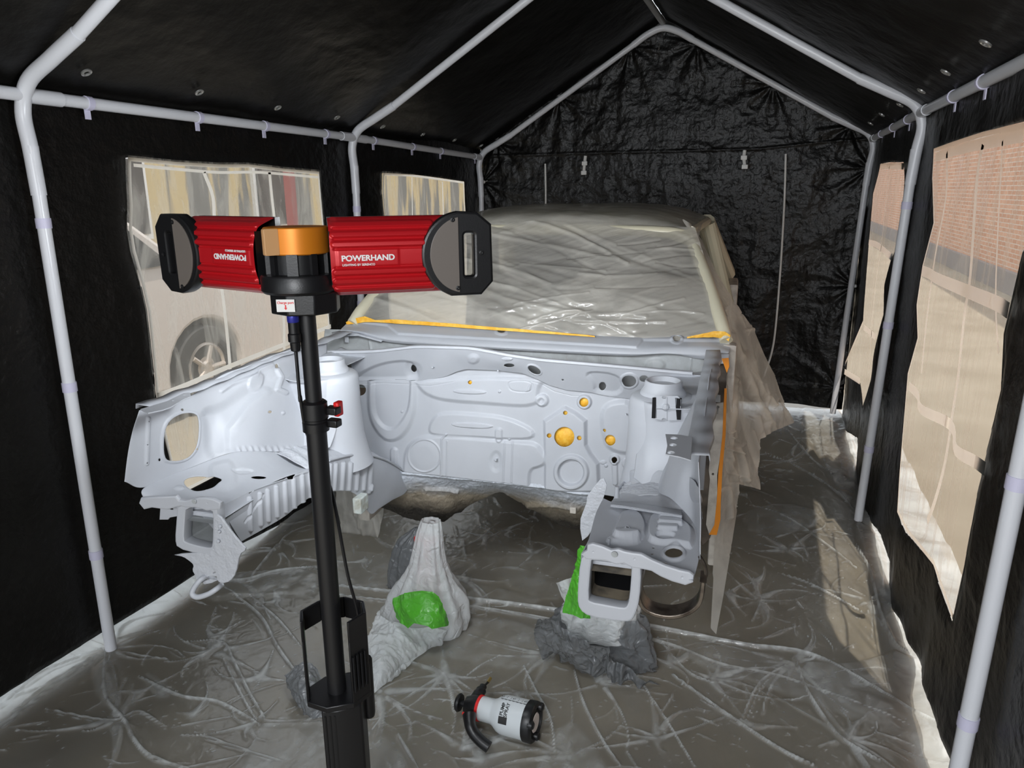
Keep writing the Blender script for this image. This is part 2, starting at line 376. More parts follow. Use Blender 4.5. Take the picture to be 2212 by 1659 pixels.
# ------------------------------------------------------------------ the canopy shell
WT, HE, HR, Y0, Y1, Y2 = 2.768, 1.95, 2.773, 1.466, 3.432, 5.310
hw = WT/2; XW = hw+.035
sl = (HR-HE)/hw
def roofpt(px, py, side):                 # hit the roof plane z = HE+.03 + sl*(hw -/+ x)
    d = ray(px, py); nrm_ = np.array([sl*side, 0, 1.]); k = HE+.035+sl*hw
    return CAM+d*((k-nrm_@CAM)/(nrm_@d)), nrm_/np.linalg.norm(nrm_)
def creases(P, sc=1.):
    return .012*fbm(P[..., 0]*1.7*sc, P[..., 1]*1.7*sc, P[..., 2]*1.7*sc, 5, 3)+.004*fbm(P[..., 0]*9, P[..., 1]*9, P[..., 2]*9, 4, 8, True)
def radial(P, ties, a, b, amp, R, k, seed=0):
    d = 0
    for i, t in enumerate(ties):
        dx, dy = P[..., a]-t[a], P[..., b]-t[b]; r = np.hypot(dx, dy)+1e-6; th = np.arctan2(dy, dx)
        d = d+amp*np.exp(-r/R)*np.sin(k*th+i*1.7+1.5*vnoise(th*3, r*2, 0, seed+i))*sm(r/.06)
    return d
def stripx(name, pts, wd, par, X, mt, off=.004, lab=None):
    """flat strip stitched to a side wall, traced on the plane x = X"""
    s = -1 if X > 0 else 1; P = crv([W(*p, 'x', X+s*off) for p in pts], 5); V = []
    for i, p in enumerate(P):
        t = P[min(i+1, len(P)-1)]-P[max(i-1, 0)]; n = np.array([0, -t[2], t[1]]); n /= np.linalg.norm(n); V += [p-n*wd/2, p+n*wd/2]
    k = len(P); o = mesh(name, V, [(2*i, 2*i+1, 2*i+3, 2*i+2) for i in range(k-1)], mt, par, label=lab); return o
PVC = film('window film', .20, (.80, .77, .70), .22, .65, wr=.28, wscale=5, stretch=(3, 3, .7), bumps=.5, bscale=9)
PVCR = film('window film warm', .22, (.80, .74, .64), .25, .7, wr=.25, wscale=5, stretch=(3, 4, .5), bumps=.6, bscale=10)
# left wall with its two windows
zb1 = W(392, 1068, 'x', -XW)[2]
def down(px, py, X): p = W(px, py, 'x', X).copy(); p[2] = zb1; return tuple(proj(p))
w1 = mp(d6, [(75, 55), (380, 85), (640, 100), (820, 100), (1050, 128), (1257, 145), (1265, 260), (1285, 480), (1300, 700), (1310, 950), (1325, 1130)])
w1 += [down(*w1[-1], -XW), (388, 1068), (368, 1000), (352, 930)]+mp(d6, [(255, 1565), (235, 1340), (222, 1200), (200, 1000), (160, 830), (105, 640), (82, 500), (86, 350), (78, 200)])
w2 = mp(d2, [(405, 1180), (600, 1190), (780, 1215), (955, 1240), (960, 1380), (968, 1480)])
w2 += [down(*w2[-1], -XW), down(*d2(420, 1510), -XW)]+mp(d2, [(418, 1500), (400, 1300)])
lb = [(-200, 1650), (0, 1513), (236, 1356), (418, 1238), (522, 1172), (674, 1100), (800, 1040), (900, 1000)]
lbot = s_poly(lb+[(900, 3000), (-600, 3000)])
f1, f2 = s_poly(w1), s_poly(w2)
ys, zs = np.linspace(.35, 5.42, 9), np.linspace(2.0, -.03, 5)
wl = sheet('wall_left', [[(-XW, y, z) for y in ys] for z in zs], TARP, None, (150, 330), holes=[f1, f2, lbot], car=False, thick=.0012,
           disp=lambda P, X, Y: (creases(P)+.02*vnoise(P[..., 1]*1.1, P[..., 2]*.5, 2))*sm((np.minimum(f1(X, Y), f2(X, Y))+12)/25)*sm((P[..., 1]-.35)/.3))
tag(wl, kind='structure')
def pane(name, poly, X, side, mt, inset=.004, wav=.006):
    P = np.array([W(*p, 'x', X) for p in poly]); lo, hi = P.min(0)-.03, P.max(0)+.03; f = s_poly(poly, 4)
    o = sheet(name, [[(X, y, z) for y in np.linspace(lo[1], hi[1], 4)] for z in np.linspace(hi[2], lo[2], 4)], mt, None, (90, 90), trim=f, car=False, thick=0,
              disp=lambda P, X_, Y_: -.003+wav*vnoise(P[..., 1]*7, P[..., 2]*.8, 0, 5)*sm(-f(X_, Y_)/25))
    return tag(o, kind='structure')
def binding(poly, X, par, wd=.028, mt=None):
    q = list(poly)+[poly[0]]; s = -1 if X > 0 else 1
    P = np.array([W(*p, 'x', X+s*.006) for p in poly]); c = P.mean(0); V = []; n = len(P)
    for i in range(n):
        a = P[i]-P[i-1]; b = P[(i+1) % n]-P[i]; na = np.array([0, -a[2], a[1]])/np.linalg.norm(a); nb = np.array([0, -b[2], b[1]])/np.linalg.norm(b)
        t = na+nb; t /= max(.3, t@t/2) if t@t > 0 else 1; t = t/2*1.0
        if (c-P[i])@(na+nb) < 0: t = -t
        V += [P[i], P[i]+t*wd*1.0]
    o = mesh('binding', V, [(2*i, 2*i+1, (2*i+3) % (2*n), (2*i+2) % (2*n)) for i in range(n)], mt or WTAPE, par, label='white stitched window binding'); return o
g1 = pane('window_1', w1, -XW, 1, PVC); binding(w1, -XW, g1)
for L, wd in ((mp(d6, [(950, 150), (965, 300), (985, 480), (1010, 750), (1038, 1050), (1042, 1255), (1050, 1700)]), .020), (mp(d6, [(258, 1530), (400, 1478), (560, 1410), (700, 1350), (1000, 1230), (1330, 1100)]), .0221), (mp(d6, [(545, 150), (600, 300), (612, 480), (640, 750), (672, 1000), (708, 1380), (730, 1900)]), .020),
              (mp(d6, [(110, 105), (380, 130), (640, 150), (900, 150), (1250, 180)]), .012)):
    stripx('muntin_strip', L, wd, g1, -XW, WTAPE, .016 if wd == .0221 else .009)
g2 = pane('window_2', w2, -XW, 1, PVC); binding(w2, -XW, g2)
stripx('muntin_strip', mp(d2, [(808, 1240), (815, 1480), (818, 1700)]), .018, g2, -XW, WTAPE, .009)
stripx('muntin_strip', mp(d2, [(600, 1210), (603, 1480), (606, 1700)]), .012, g2, -XW, WTAPE, .009)
# right wall
w3 = [(2017, 321), (2061, 305), (2125, 284), (2212, 264), (2420, 215), (2310, 400), (2212, 549), (2172, 722), (2166, 844), (2153, 900), (2112, 1083), (2085, 1230), (2060, 1344), (2016, 1220), (1960, 1150), (1938, 1106), (1943, 1024), (1948, 960)]
w3 += mp(d4, [(500, 1200), (550, 1020), (545, 850), (575, 650), (632, 430), (625, 200)])
w4 = mp(d4, [(360, 130), (400, 120), (480, 120), (482, 200), (470, 420), (440, 560), (415, 620), (385, 750), (380, 900), (350, 1020), (330, 1100), (315, 1230), (268, 1370), (255, 1250), (160, 1200), (270, 930), (282, 750), (300, 520), (320, 280), (355, 150)])
rb = [(1780, 840), (1790, 900), (1822, 925), (1847, 945), (1849, 1010), (1851, 1101), (1867, 1108), (1902, 1156), (1920, 1211), (1918, 1289), (1943, 1335), (1961, 1394), (2016, 1518), (2057, 1650), (2090, 1760), (2300, 2300)]
rbot = s_poly(rb+[(1400, 2300), (1400, 840)])
f3, f4 = s_poly(w3), s_poly(w4)
ys = np.linspace(.9, 5.42, 9)
def rdisp(P, X, Y):
    k = sm((np.minimum(f3(X, Y), f4(X, Y))+10)/25)
    return (creases(P, 1.3)+.018*vnoise(P[..., 1]*4.5, P[..., 2]*.6, 1, 4))*k
wr_ = sheet('wall_right', [[(XW, y, z) for y in ys] for z in zs], TARP, None, (190, 420), holes=[f3, f4, rbot], car=False, thick=.0012, disp=rdisp)
tag(wr_, kind='structure')
g3 = pane('window_3', w3, XW, -1, PVCR, wav=.02); binding(w3, XW, g3, .03)
for L, wd in ((mp(d4, [(575, 675), (615, 692), (650, 715), (800, 778), (950, 840), (1015, 880)]), .040), (mp(d4, [(505, 1265), (550, 1310), (570, 1385), (720, 1465), (745, 1590), (840, 1650), (895, 1690)]), .036),
              (mp(d4, [(885, 30), (855, 200), (820, 700), (790, 900), (760, 1200), (730, 1400), (690, 1659), (640, 1850), (600, 1960)]), .030), (mp(d4, [(700, 70), (695, 300), (640, 600), (600, 900), (570, 1200)]), .022),
              (mp(d4, [(640, 95), (735, 62), (900, 20), (1095, -20)]), .035), (mp(d4, [(985, 10), (960, 500), (950, 840), (965, 1100)]), .012)):
    stripx('muntin_strip', L, wd, g3, XW, WTAPE, .019 if wd > .035 else .010)
g4 = pane('window_4', w4, XW, -1, PVCR, wav=.015)
for L, wd in ((mp(d4, [(300, 530), (345, 545), (420, 608)]), .035), (mp(d4, [(275, 965), (335, 1015)]), .035), (mp(d4, [(165, 1185), (255, 1240)]), .04), (mp(d4, [(165, 1185), (270, 940)]), .02), (mp(d4, [(360, 140), (480, 140)]), .03),
              (mp(d4, [(405, 140), (370, 500), (330, 800), (300, 1200)]), .012)):
    stripx('muntin_strip', L, wd, g4, XW, WTAPE, .012)
# the part of both side walls beside and behind the camera
for nm, X in (('wall_left_front', -XW), ('wall_right_front', XW)):
    y1_ = .36 if X < 0 else .91
    o = sheet(nm, [[(X, y, z) for y in np.linspace(-1.6, y1_, 5)] for z in np.linspace(2.0, .02, 4)], TARP, None, (60, 60), car=False, thick=.0012, disp=lambda P, X_, Y_: creases(P)*sm((y1_-P[..., 1])/.2))
    tag(o, kind='structure')
# back wall
YB = 5.43
tiepx = [(1075, 308), (1209, 209), (1361, 102), (1507, 94), (1671, 183), (1838, 272), (1045, 393), (1877, 364), (1847, 618), (1806, 835)]
ties = [W(*p, 'y', YB) for p in tiepx]
def bdisp(P, X, Y):
    d = creases(P, 1.5)+.010*fbm(P[..., 0]*6, 0, P[..., 2]*6, 5, 31, True)+radial(P, ties, 0, 2, .010, .30, 9, 40)
    seam = s_line([(1040, 338), (1300, 330), (1640, 322), (1800, 305), (1890, 300)], 1.5)(X, Y); d = d+.012*sm(.5-seam/5)
    hang = .03*np.sin(P[..., 0]*9+2*vnoise(P[..., 2]*1.5, 0, 0, 9))*sm((1.7-P[..., 2])/1.2)
    return d+hang
xs = np.linspace(-XW, XW, 7)
net = [[(x, YB, (HE+.09+sl*(hw-abs(x)))*(1-t)+(.06)*t) for x in xs] for t in np.linspace(0, 1, 7)]
wb = sheet('wall_back', net, TARP, None, (300, 300), car=False, thick=.0012, disp=bdisp, linear=True)
tag(wb, kind='structure')
def strip_y(name, pts, wd, par, mt, y=YB-.06, lab=None):
    P = crv([W(*p, 'y', y) for p in pts], 5); b = MB(); b.tube(P, wd/2, 8); return b.build(name, mt, par, label=lab)
strip_y('zip', mp(d8, [(437, 132), (440, 300), (438, 415), (436, 700), (434, 1000)]), .014, wb, WHITE, lab='white door zip, left')
strip_y('zip', mp(d8, [(1714, 80), (1708, 300), (1694, 560), (1682, 740), (1660, 1000), (1640, 1130), (1600, 1260)]), .014, wb, WHITE, lab='white door zip, right')
for P, nm in (([(651, 90), (646, 130), (642, 180)], 'roll_up_strap'), ([(1496, 60), (1492, 100), (1496, 148)], 'roll_up_strap')):
    s = strip_y(nm, mp(d8, P), .024, wb, WHITE)
    for q in (P[-1], P[-2]): b = MB(); b.box(W(*d8(*q), 'y', YB-.075), (.042, .012, .03)); b.build('buckle', WHITE, s, bevel=.003)
# roof
for nm, s in (('ceiling_left', -1), ('ceiling_right', 1)):
    net = [[(s*x, y, HE+.035+sl*(hw-x)) for y in np.linspace(-1.6, 5.5, 9)] for x in np.linspace(0, hw+.14, 5)]
    o = sheet(nm, net, TARPR, None, (120, 260), car=False, thick=.0012, linear=True,
              disp=lambda P, X, Y: -.022*np.abs(fbm(P[..., 0]*1.5, P[..., 1]*1.5, P[..., 2]*1.5, 5, 3))-.004*fbm(P[..., 0]*7, P[..., 1]*5, 0, 4, 8, True)+.0)
    tag(o, kind='structure')
    L = mp(d1, [(503, 411), (1180, 533), (1650, 628), (2005, 688)])+mp(d2, [(393, 850), (667, 905), (884, 945), (1067, 983)]) if s < 0 else mp(d3, [(2030, 200), (1817, 358), (1687, 459), (1572, 534), (1476, 588), (1416, 636)])
    for p in L:
        q, nn = roofpt(*p, s); b = MB(); prof = [(.0085, .0), (.0085, -.004), (.012, -.006), (.0175, -.004), (.0175, 0)]; b.lathe(q-nn*.012, nn, prof, 20, cap=False)
        b.build('eyelet', ZINC, o); b = MB(); b.lathe(q-nn*.011, nn, [(.0, .0), (.0088, .0)], 16, cap=False)
    q = MB()
# ------------------------------------------------------------------ steel frame of the canopy
fr = thing('canopy_frame', 'white steel tube frame of the black gabled canopy, posts standing on the sheeted floor', 'canopy frame')
RP = .0205
def leg(foot, eave, top=None): return np.array(foot, float), np.array(eave, float)
posts = {'F0L': (W(241, 1408, 'z', 0), W(50, 205, 'y', Y0)), 'F0R': (None, None), 'F1L': (None, W(764, 297, 'y', Y1)), 'F1R': (W(1853, 1128, 'z', 0), W(1990, 243, 'y', Y1)),
         'F2L': (None, W(1038, 340, 'y', Y2)), 'F2R': (W(1800, 880, 'y', Y2), W(1885, 300, 'y', Y2))}
def fix(k, y):
    a, b = posts[k]
    if b is None: b = np.array([hw, y, HE])
    if a is None: a = np.array([b[0], b[1], 0.])
    if k == 'F1L': q = W(772, 478, 'y', b[1]); a = b+(q-b)*b[2]/(b[2]-q[2])
    if k == 'F0R':
        p, q = W(2198, 1040, 'y', Y0), W(2085, 1590, 'y', Y0); t = (q-p)/(q[2]-p[2]); a = p-t*p[2]; b = p+t*(HE-p[2])
    a = a.copy(); a[2] = .012; posts[k] = (a, b)
for k, y in (('F0L', Y0), ('F0R', Y0), ('F1L', Y1), ('F1R', Y1), ('F2L', Y2), ('F2R', Y2)): fix(k, y)
posts['F2R'][0][2] = .05
apex = {0: np.array([0, Y0, HR]), 1: W(1307, -134, 'y', Y1), 2: W(1432, 50, 'y', Y2)}
for i in range(3):
    for sd_ in 'LR':
        a, b = posts['F%d%s' % (i, sd_)]; s = -1 if sd_ == 'L' else 1; ap = apex[i]
        d = (ap-b); d /= np.linalg.norm(d); u = (b-a)/np.linalg.norm(b-a); low = b-u*.17; out = np.array([s*.012, 0, 0])
        tube('post', [a, b-u*.15], RP, TUBE, fr)
        J = crv([b-u*.30, b-u*.16+out*.4, b-u*.05+out, b+d*.045+out*.8+np.array([0, 0, .012]), b+d*.16+np.array([0, 0, .012]), b+d*.30], 6)
        tube('corner_elbow', J, RP*1.13, TUBE, fr)
        E_ = ap-d*.22
        tube('rafter', [b+d*.28, ap-d*.18], RP, TUBE, fr)
        bnd = [(.35), (.72)] if i else [.30, .62]
        for t in (.20, .52, .80):
            c = a+(b-a)*t
            if (i, sd_) in ((2, 'L'), (2, 'R')): continue
            bb = MB(); bb.tube([c-u*.016, c+u*.016], RP*1.12, 16); bb.build('post_strap', LILAC, fr, label='lilac hook and loop strap round a post')
    ap = apex[i]; dl = posts['F%dL' % i][1]-ap; dl /= np.linalg.norm(dl); dr = posts['F%dR' % i][1]-ap; dr /= np.linalg.norm(dr)
    tube('ridge_elbow', crv([ap+dl*.24, ap+dl*.12, ap+(dl+dr)*.03, ap+dr*.12, ap+dr*.24], 6), RP*1.13, TUBE, fr)
for a, b in (('F0L', 'F1L'), ('F1L', 'F2L'), ('F0R', 'F1R'), ('F1R', 'F2R')):
    A_, B_ = posts[a][1], posts[b][1]; tube('purlin', [A_, B_], RP*.97, TUBE, fr)
    u = (B_-A_)/np.linalg.norm(B_-A_)
    for q, sg in ((A_, 1), (B_, -1)): tube('purlin_socket', [q, q+u*sg*.13], RP*1.14, TUBE, fr)
for sd_ in 'LR':
    A_, B_ = posts['F0'+sd_][1], posts['F1'+sd_][1]; tube('purlin', [A_, A_-(B_-A_)*1.5], RP*.97, TUBE, fr)
tube('ridge_tube', [apex[0]-np.array([0, 2.9, 0]), apex[0], apex[1], apex[2]], RP*.95, TUBEG, fr)
# straps where the side walls hang from the purlins
def on_line(A_, B_, px):
    for t in np.linspace(0, 1, 2000):
        if proj(A_+(B_-A_)*t)[0] >= px: return A_+(B_-A_)*t
    return B_
def strap(A_, B_, px, inc=True):
    ts = np.linspace(0, 1, 1500); X = proj(A_+(B_-A_)*ts[:, None])[:, 0]; c = A_+(B_-A_)*ts[np.argmin(abs(X-px))]; u = (B_-A_)/np.linalg.norm(B_-A_)
    b = MB(); b.tube([c-u*.011, c+u*.011], RP*1.13, 16); s = 1 if c[0] > 0 else -1
    b.box(c+np.array([s*.008, 0, -.034]), (.004, .022, .035)); b.build('purlin_strap', LILAC, fr, label='lilac hook and loop strap round an eaves tube')
for px in (190, 428, 572, 704): strap(posts['F0L'][1], posts['F1L'][1], px)
for px in (808, 892, 953, 1028): strap(posts['F1L'][1], posts['F2L'][1], px)
for px in (2125, 2060): strap(posts['F0R'][1], posts['F1R'][1], px)
for px in (1962, 1930, 1905): strap(posts['F1R'][1], posts['F2R'][1], px)
for i, t in enumerate(tiepx):                                       # ball ties of the back wall
    p = W(*t, 'y', YB-.09); b = MB(); b.lathe(p, (0, -1, 0), [(.001, .014), (.008, .012), (.013, .004), (.013, -.004), (.008, -.012), (.001, -.014)], 16)
    b.tube([p+np.array([0, .01, 0]), p+np.array([0, .08, .01])], .004, 8); b.build('ball_tie', WHITE, wb, label='white ball tie')

# ------------------------------------------------------------------ outside: paving, wall, car, timber building
def quad(name, pts, mt, kind=None): o = mesh(name, pts, [(0, 1, 2, 3)], mt, smooth=False); return tag(o, kind=kind) if kind else o
GROUND = mat('sunlit paving', (.30, .262, .20), .8, bump=.3, bscale=20, col2=(.24, .205, .15), vscale=1.5)
grd = quad('ground', [(-14, -8, -.012), (14, -8, -.012), (14, 48, -.012), (-14, 48, -.012)], GROUND, 'structure')
fl_ = quad('floor', [(-1.62, -2.2, -.002), (1.62, -2.2, -.002), (1.62, 6.1, -.002), (-1.62, 6.1, -.002)], CONC, 'structure'); solid(fl_, .008)
def brick():
    M = mat('brick wall', (.5, .25, .15), .85); t = M.node_tree; b = t.nodes['Principled BSDF']; k = t.nodes.new('ShaderNodeTexBrick'); k.inputs['Scale'].default_value = 1.0
    k.inputs['Brick Width'].default_value = .23; k.inputs['Row Height'].default_value = .075; k.inputs['Mortar Size'].default_value = .008
    k.inputs['Color1'].default_value = (.50, .24, .14, 1); k.inputs['Color2'].default_value = (.62, .34, .22, 1); k.inputs['Mortar'].default_value = (.62, .52, .44, 1)
    tc = t.nodes.new('ShaderNodeTexCoord'); mpn = t.nodes.new('ShaderNodeMapping'); mpn.inputs['Rotation'].default_value = (math.pi/2, 0, math.pi/2)
    sx = t.nodes.new('ShaderNodeSeparateXYZ'); cx = t.nodes.new('ShaderNodeCombineXYZ'); t.links.new(tc.outputs['Object'], sx.inputs[0]); t.links.new(sx.outputs[1], cx.inputs[0]); t.links.new(sx.outputs[2], cx.inputs[1])
    t.links.new(cx.outputs[0], k.inputs['Vector']); t.links.new(k.outputs['Color'], b.inputs['Base Color']); return M
BR = brick()
b = MB(); b.box((4.6, 20, 2.4), (.25, 52, 4.8)); bw = tag(b.build('brick_wall', BR, smooth=False), 'orange brick garden wall beyond the right-hand canopy windows', 'wall')
b = MB(); b.box((4.45, 20, .16), (.12, 52, .34)); b.build('plinth', mat('grey plinth', (.22, .21, .21), .8), bw, label='grey plinth along the foot of the wall')
CARP = mat('parked car paint', (.62, .55, .50), .3); GLS = mat('car glass', (.03, .035, .04), .1); TYRE = mat('tyre', (.03, .03, .03), .8); ALLOY = mat('alloy', (.55, .48, .42), .35, metal=.4)
pc = thing('parked_car', 'cream car parked outside the left-hand canopy window, its front wheel in view', 'car', (-3.2, 4.15, 0))
prof = [(-4.1, .3), (-4.15, 1.0), (-3.9, 1.1), (-3.3, 1.66), (-1.4, 1.72), (-.75, 1.55), (-.15, 1.14), (.85, 1.0), (1.05, .8), (1.08, .32)]
prof += [(.42, .28)]+[(.42*math.cos(t), .33+.42*math.sin(t)) for t in np.linspace(0, math.pi, 13)]+[(-.42, .28), (-2.2, .28)]+[(-2.65+.42*math.cos(t), .33+.42*math.sin(t)) for t in np.linspace(0, math.pi, 13)]+[(-3.07, .28)]
curve_plate('body', prof, [], (-4.05, 4.15, 0), (0, 1, 0), (0, 0, 1), 1.66, CARP, pc, bevel=.03)
for P in ([(-.28, 1.16), (-.72, 1.49), (-1.35, 1.62), (-1.6, 1.62), (-1.6, 1.12)], [(-1.7, 1.12), (-1.7, 1.62), (-3.2, 1.58), (-3.6, 1.14)]):
    curve_plate('side_window', P, [], (-3.207, 4.15, 0), (0, 1, 0), (0, 0, 1), .01, GLS, pc)
for y in (4.15, 1.5):
    wl_ = MB(); wl_.lathe((-3.42, y, .33), (1, 0, 0), [(.2, 0), (.32, 0), (.335, .03), (.335, .17), (.32, .2), (.22, .2), (.205, .17)], 40); wh = wl_.build('wheel', TYRE, pc)
    r_ = MB(); r_.lathe((-3.26, y, .33), (1, 0, 0), [(.205, 0), (.205, .02), (.185, .03), (.17, .005), (.06, .012), (.045, .03), (.0, .03)], 40)
    for k in range(5):
        a = k*1.2566; r_.tube([(-3.245, y+.04*math.cos(a), .33+.04*math.sin(a)), (-3.235, y+.18*math.cos(a), .33+.18*math.sin(a))], .02, 8)
    r_.build('rim', ALLOY, wh)
    d_ = MB(); d_.lathe((-3.5, y, .33), (1, 0, 0), [(.0, 0), (.40, 0), (.40, .02), (0, .02)], 30); d_.build('wheel_arch_liner', BLACKIN, pc)
BOARD = mat('timber boards', (.58, .46, .24), .8, col2=(.16, .16, .15), vscale=1.3, stretch=(1, 2.2, .25), vrange=(.47, .53), bump=.2)
bd = thing('timber_building', 'weathered timber building standing beyond the parked car', 'building', (-7.2, 7, 0))
b = MB(); b.box((-8.2, 14, 1.9), (2, 34, 3.8)); b.build('wall', BOARD, bd, smooth=False)
b = MB(); b.box((-7.9, 14, 3.9), (2.6, 35, .3)); b.build('roof_edge', mat('orange eave', (.62, .34, .18), .7), bd)
for k in range(4):
    b = MB(); b.box((-7.17, .8+k*3.2, 1.6), (.06, 1.0, 1.1)); w_ = b.build('window', WHITE, bd); b = MB(); b.box((-7.13, .8+k*3.2, 1.6), (.04, .86, .96)); b.build('pane', GLS, w_)
b = MB(); b.box((-6.1, 9.4, 1.35), (.12, .12, 2.7)); tag(b.build('fence_post', mat('red post', (.22, .05, .05), .6)), 'red post outside, seen through the far left-hand canopy window', 'post')

# ------------------------------------------------------------------ car body shell on its stands
car = thing('car_body_shell', 'stripped car shell in grey primer, engine bay open, raised on covered stands', 'car body', tuple(TC), CYAW)
def L_(f, *P): return [f(*p) for p in P]
def S(L, c): return mp(c, L)
# --- firewall, lower pressing
R2_ = s_poly(mp(c2, [(1690, 1180), (1690, 880), (1685, 620), (1850, 512), (1930, 555), (2012, 620), (2014, 810), (2050, 880), (2110, 960), (2120, 1180)]), 0)
def cc(x, y): return c2(x, y)
k2 = .27125
def C(x, y, r, ry=None, rot=0): return s_ell(*c2(x, y), r*k2, (ry or r)*k2, rot)
def LN(P, r, c=c2, k=k2): return s_line(mp(c, P), r*k)
def PL(P, c=c2, sm_=0): return s_poly(chaik(mp(c, P), 2) if sm_ else mp(c, P))
fwn = [[A2(x, y, 'y', -.10) for x, y in row] for row in (
    [(60, 260), (400, 258), (800, 190), (1060, 150), (1400, 160), (1800, 300), (2200, 380), (2500, 420)],
    [(60, 600), (400, 600), (800, 600), (1060, 600), (1400, 600), (1800, 600), (2200, 620), (2500, 640)],
    [(60, 880), (400, 880), (800, 880), (1060, 890), (1400, 900), (1800, 920), (2200, 940), (2500, 960)],
    [(60, 1080), (400, 1090), (800, 1100), (1060, 1110), (1400, 1150), (1800, 1200), (2200, 1250), (2500, 1290)])]
fwt = PL([(40, 300), (185, 304), (420, 296), (700, 300), (760, 290), (900, 262), (980, 225), (1060, 205), (1300, 216), (1500, 236), (1600, 275), (1720, 335), (1860, 375), (2040, 390), (2130, 412), (2450, 440), (2450, 1260), (2130, 1210), (1380, 1110), (860, 1050), (560, 1020), (40, 1000)])
taper_ = []
tapes = [(1095, 312, 16), (2000, 470, 36), (1856, 549, 17), (1848, 740, 79), (1728, 729, 18), (1966, 749, 18), (2163, 692, 13), (2208, 770, 43)]
holes = [C(*t) for t in tapes]+[C(2245, 622+0, 0.1)]+[s_ell(*c3(447, 633), 15*.398), C(215, 378, 44), C(188, 495, 32, 46)]
emb = [(PL([(690, 360), (760, 420), (900, 460), (1200, 480), (1500, 505), (1600, 488), (1625, 470), (1640, 330), (1700, 300), (2100, 420), (2100, 280), (640, 280)], sm_=1), .010, 12),
       (PL([(760, 700), (790, 610), (860, 553), (1100, 565), (1370, 590), (1600, 690), (1590, 775), (1100, 745), (800, 735)], sm_=1), .010, 9),
       (PL([(560, 1060), (575, 850), (640, 780), (720, 745), (900, 740), (1500, 790), (1620, 800), (1660, 860), (1690, 900), (1690, 960), (1640, 985), (1580, 1000), (1560, 1060), (1560, 1300), (560, 1200)], sm_=1), .011, 10),
       (C(1095, 385, 128, 17, .04), .006, 4), (C(1115, 652, 160, 19, .05), .006, 4), (LN([(1325, 700), (1325, 760)], 26), .007, 5), (LN([(485, 865), (485, 990)], 26), .007, 6),
       (s_ring(C(735, 892, 128), 5*k2), .004, 4), (C(735, 892, 105), .003, 20),
       (LN([(868, 1100), (872, 760), (900, 735)], 5), .006, 4), (LN([(912, 1100), (915, 780)], 4), .003, 3), (LN([(1362, 1100), (1372, 790)], 4), .005, 4), (LN([(1425, 1100), (1434, 790)], 4), .005, 4),
       (C(1302, 940, 42, 75), -.005, 12), (C(1302, 930, 12), .006, 4),
       (R2_, .016, 9), (C(2000, 470, 56), .010, 4), (C(1665, 458, 48), .009, 6), (C(1662, 462, 16), -.004, 3), (s_ring(C(1662, 462, 30), 3*k2), .002, 2),
       (s_ring(C(1903, 1018, 118), 18*k2), .010, 6), (C(1903, 1018, 100), -.006, 4),
       (s_ring(PL([(1395, 340), (1410, 300), (1560, 300), (1600, 335), (1580, 390), (1430, 385)], sm_=1), 3*k2), -.003, 3), (PL([(1535, 385), (1585, 310), (1570, 380)]), .004, 2),
       # rounded bowl on the left
       (PL([(290, 200), (280, 480), (300, 620), (360, 720), (430, 780), (520, 770), (600, 690), (650, 560), (655, 440), (650, 200)], sm_=1), .012, 12), (PL([(330, 200), (318, 480), (345, 600), (420, 680), (500, 680), (560, 610), (615, 500), (622, 200)], sm_=1), -.010, 8),
       # channel below the oval boss on the right
       (PL([(2130, 560), (2160, 800), (2230, 860), (2330, 880), (2400, 870), (2400, 460), (2200, 470)], sm_=1), .012, 14),
       (s_ell(*c3(447, 633), 27*.398), .007, 4), (s_line(mp(c3, [(447, 650), (450, 760)]), 14*.398), .006, 4), (s_ell(*c3(385, 650), 16*.398, 10*.398), .004, 3), (s_ell(*c3(400, 668), 8*.398), .005, 3), (s_ell(*c3(515, 655), 28*.398), .004, 3)]
fwl = LN([(190, 330), (430, 322), (780, 340), (950, 310), (1110, 262), (1480, 275), (1640, 320), (1760, 390), (1900, 425), (1960, 425)], 1.5)
emb.append((fwl, -.002, 2))
for x, y in ((800, 195), (907, 725), (1405, 768), (550, 548), (1332, 385)): emb.append((C(x, y, 8), .006, 2))
fw_ = sheet('firewall', fwn, PRIMER, car, (330, 620), emb=emb, holes=holes, trim=fwt, noise=.0012, nscale=9)
for x, y, r in tapes:
    b = MB(); q = [A2(x+(r+9)*math.cos(t), y+(r+9)*math.sin(t), 'y', -.094) for t in np.linspace(0, 2*math.pi, 28, endpoint=False)]
    off = np.array([0, .002 if r < 60 else .002, 0]); em = -.016 if 1600 < x < 2110 and y > 500 else -.008
    q = [p+np.array([0, em*.6, 0]) for p in q]; c_ = sum(q)/len(q)
    V = [c_]+q; o = mesh('tape_patch', V, [(0, i+1, (i+1) % 28+1) for i in range(28)], TAPE, car, label='orange tape masking a bulkhead hole', local=True); solid(o, .0005)
# small studs
for c, x, y, yc in ((c2, 800, 195, -.13), (c2, 1318, 222, -.115), (c2, 205, 122, -.14), (c2, 1302, 930, -.115), (c3, 510, 390, -.13)):
    p = A(*c(x, y), 'y', yc); b = MB(); b.tube([p+np.array([0, .01, -.002]), p-np.array([0, .012, -.002])], .0028, 8); b.build('stud', PRIMER, car, local=True)
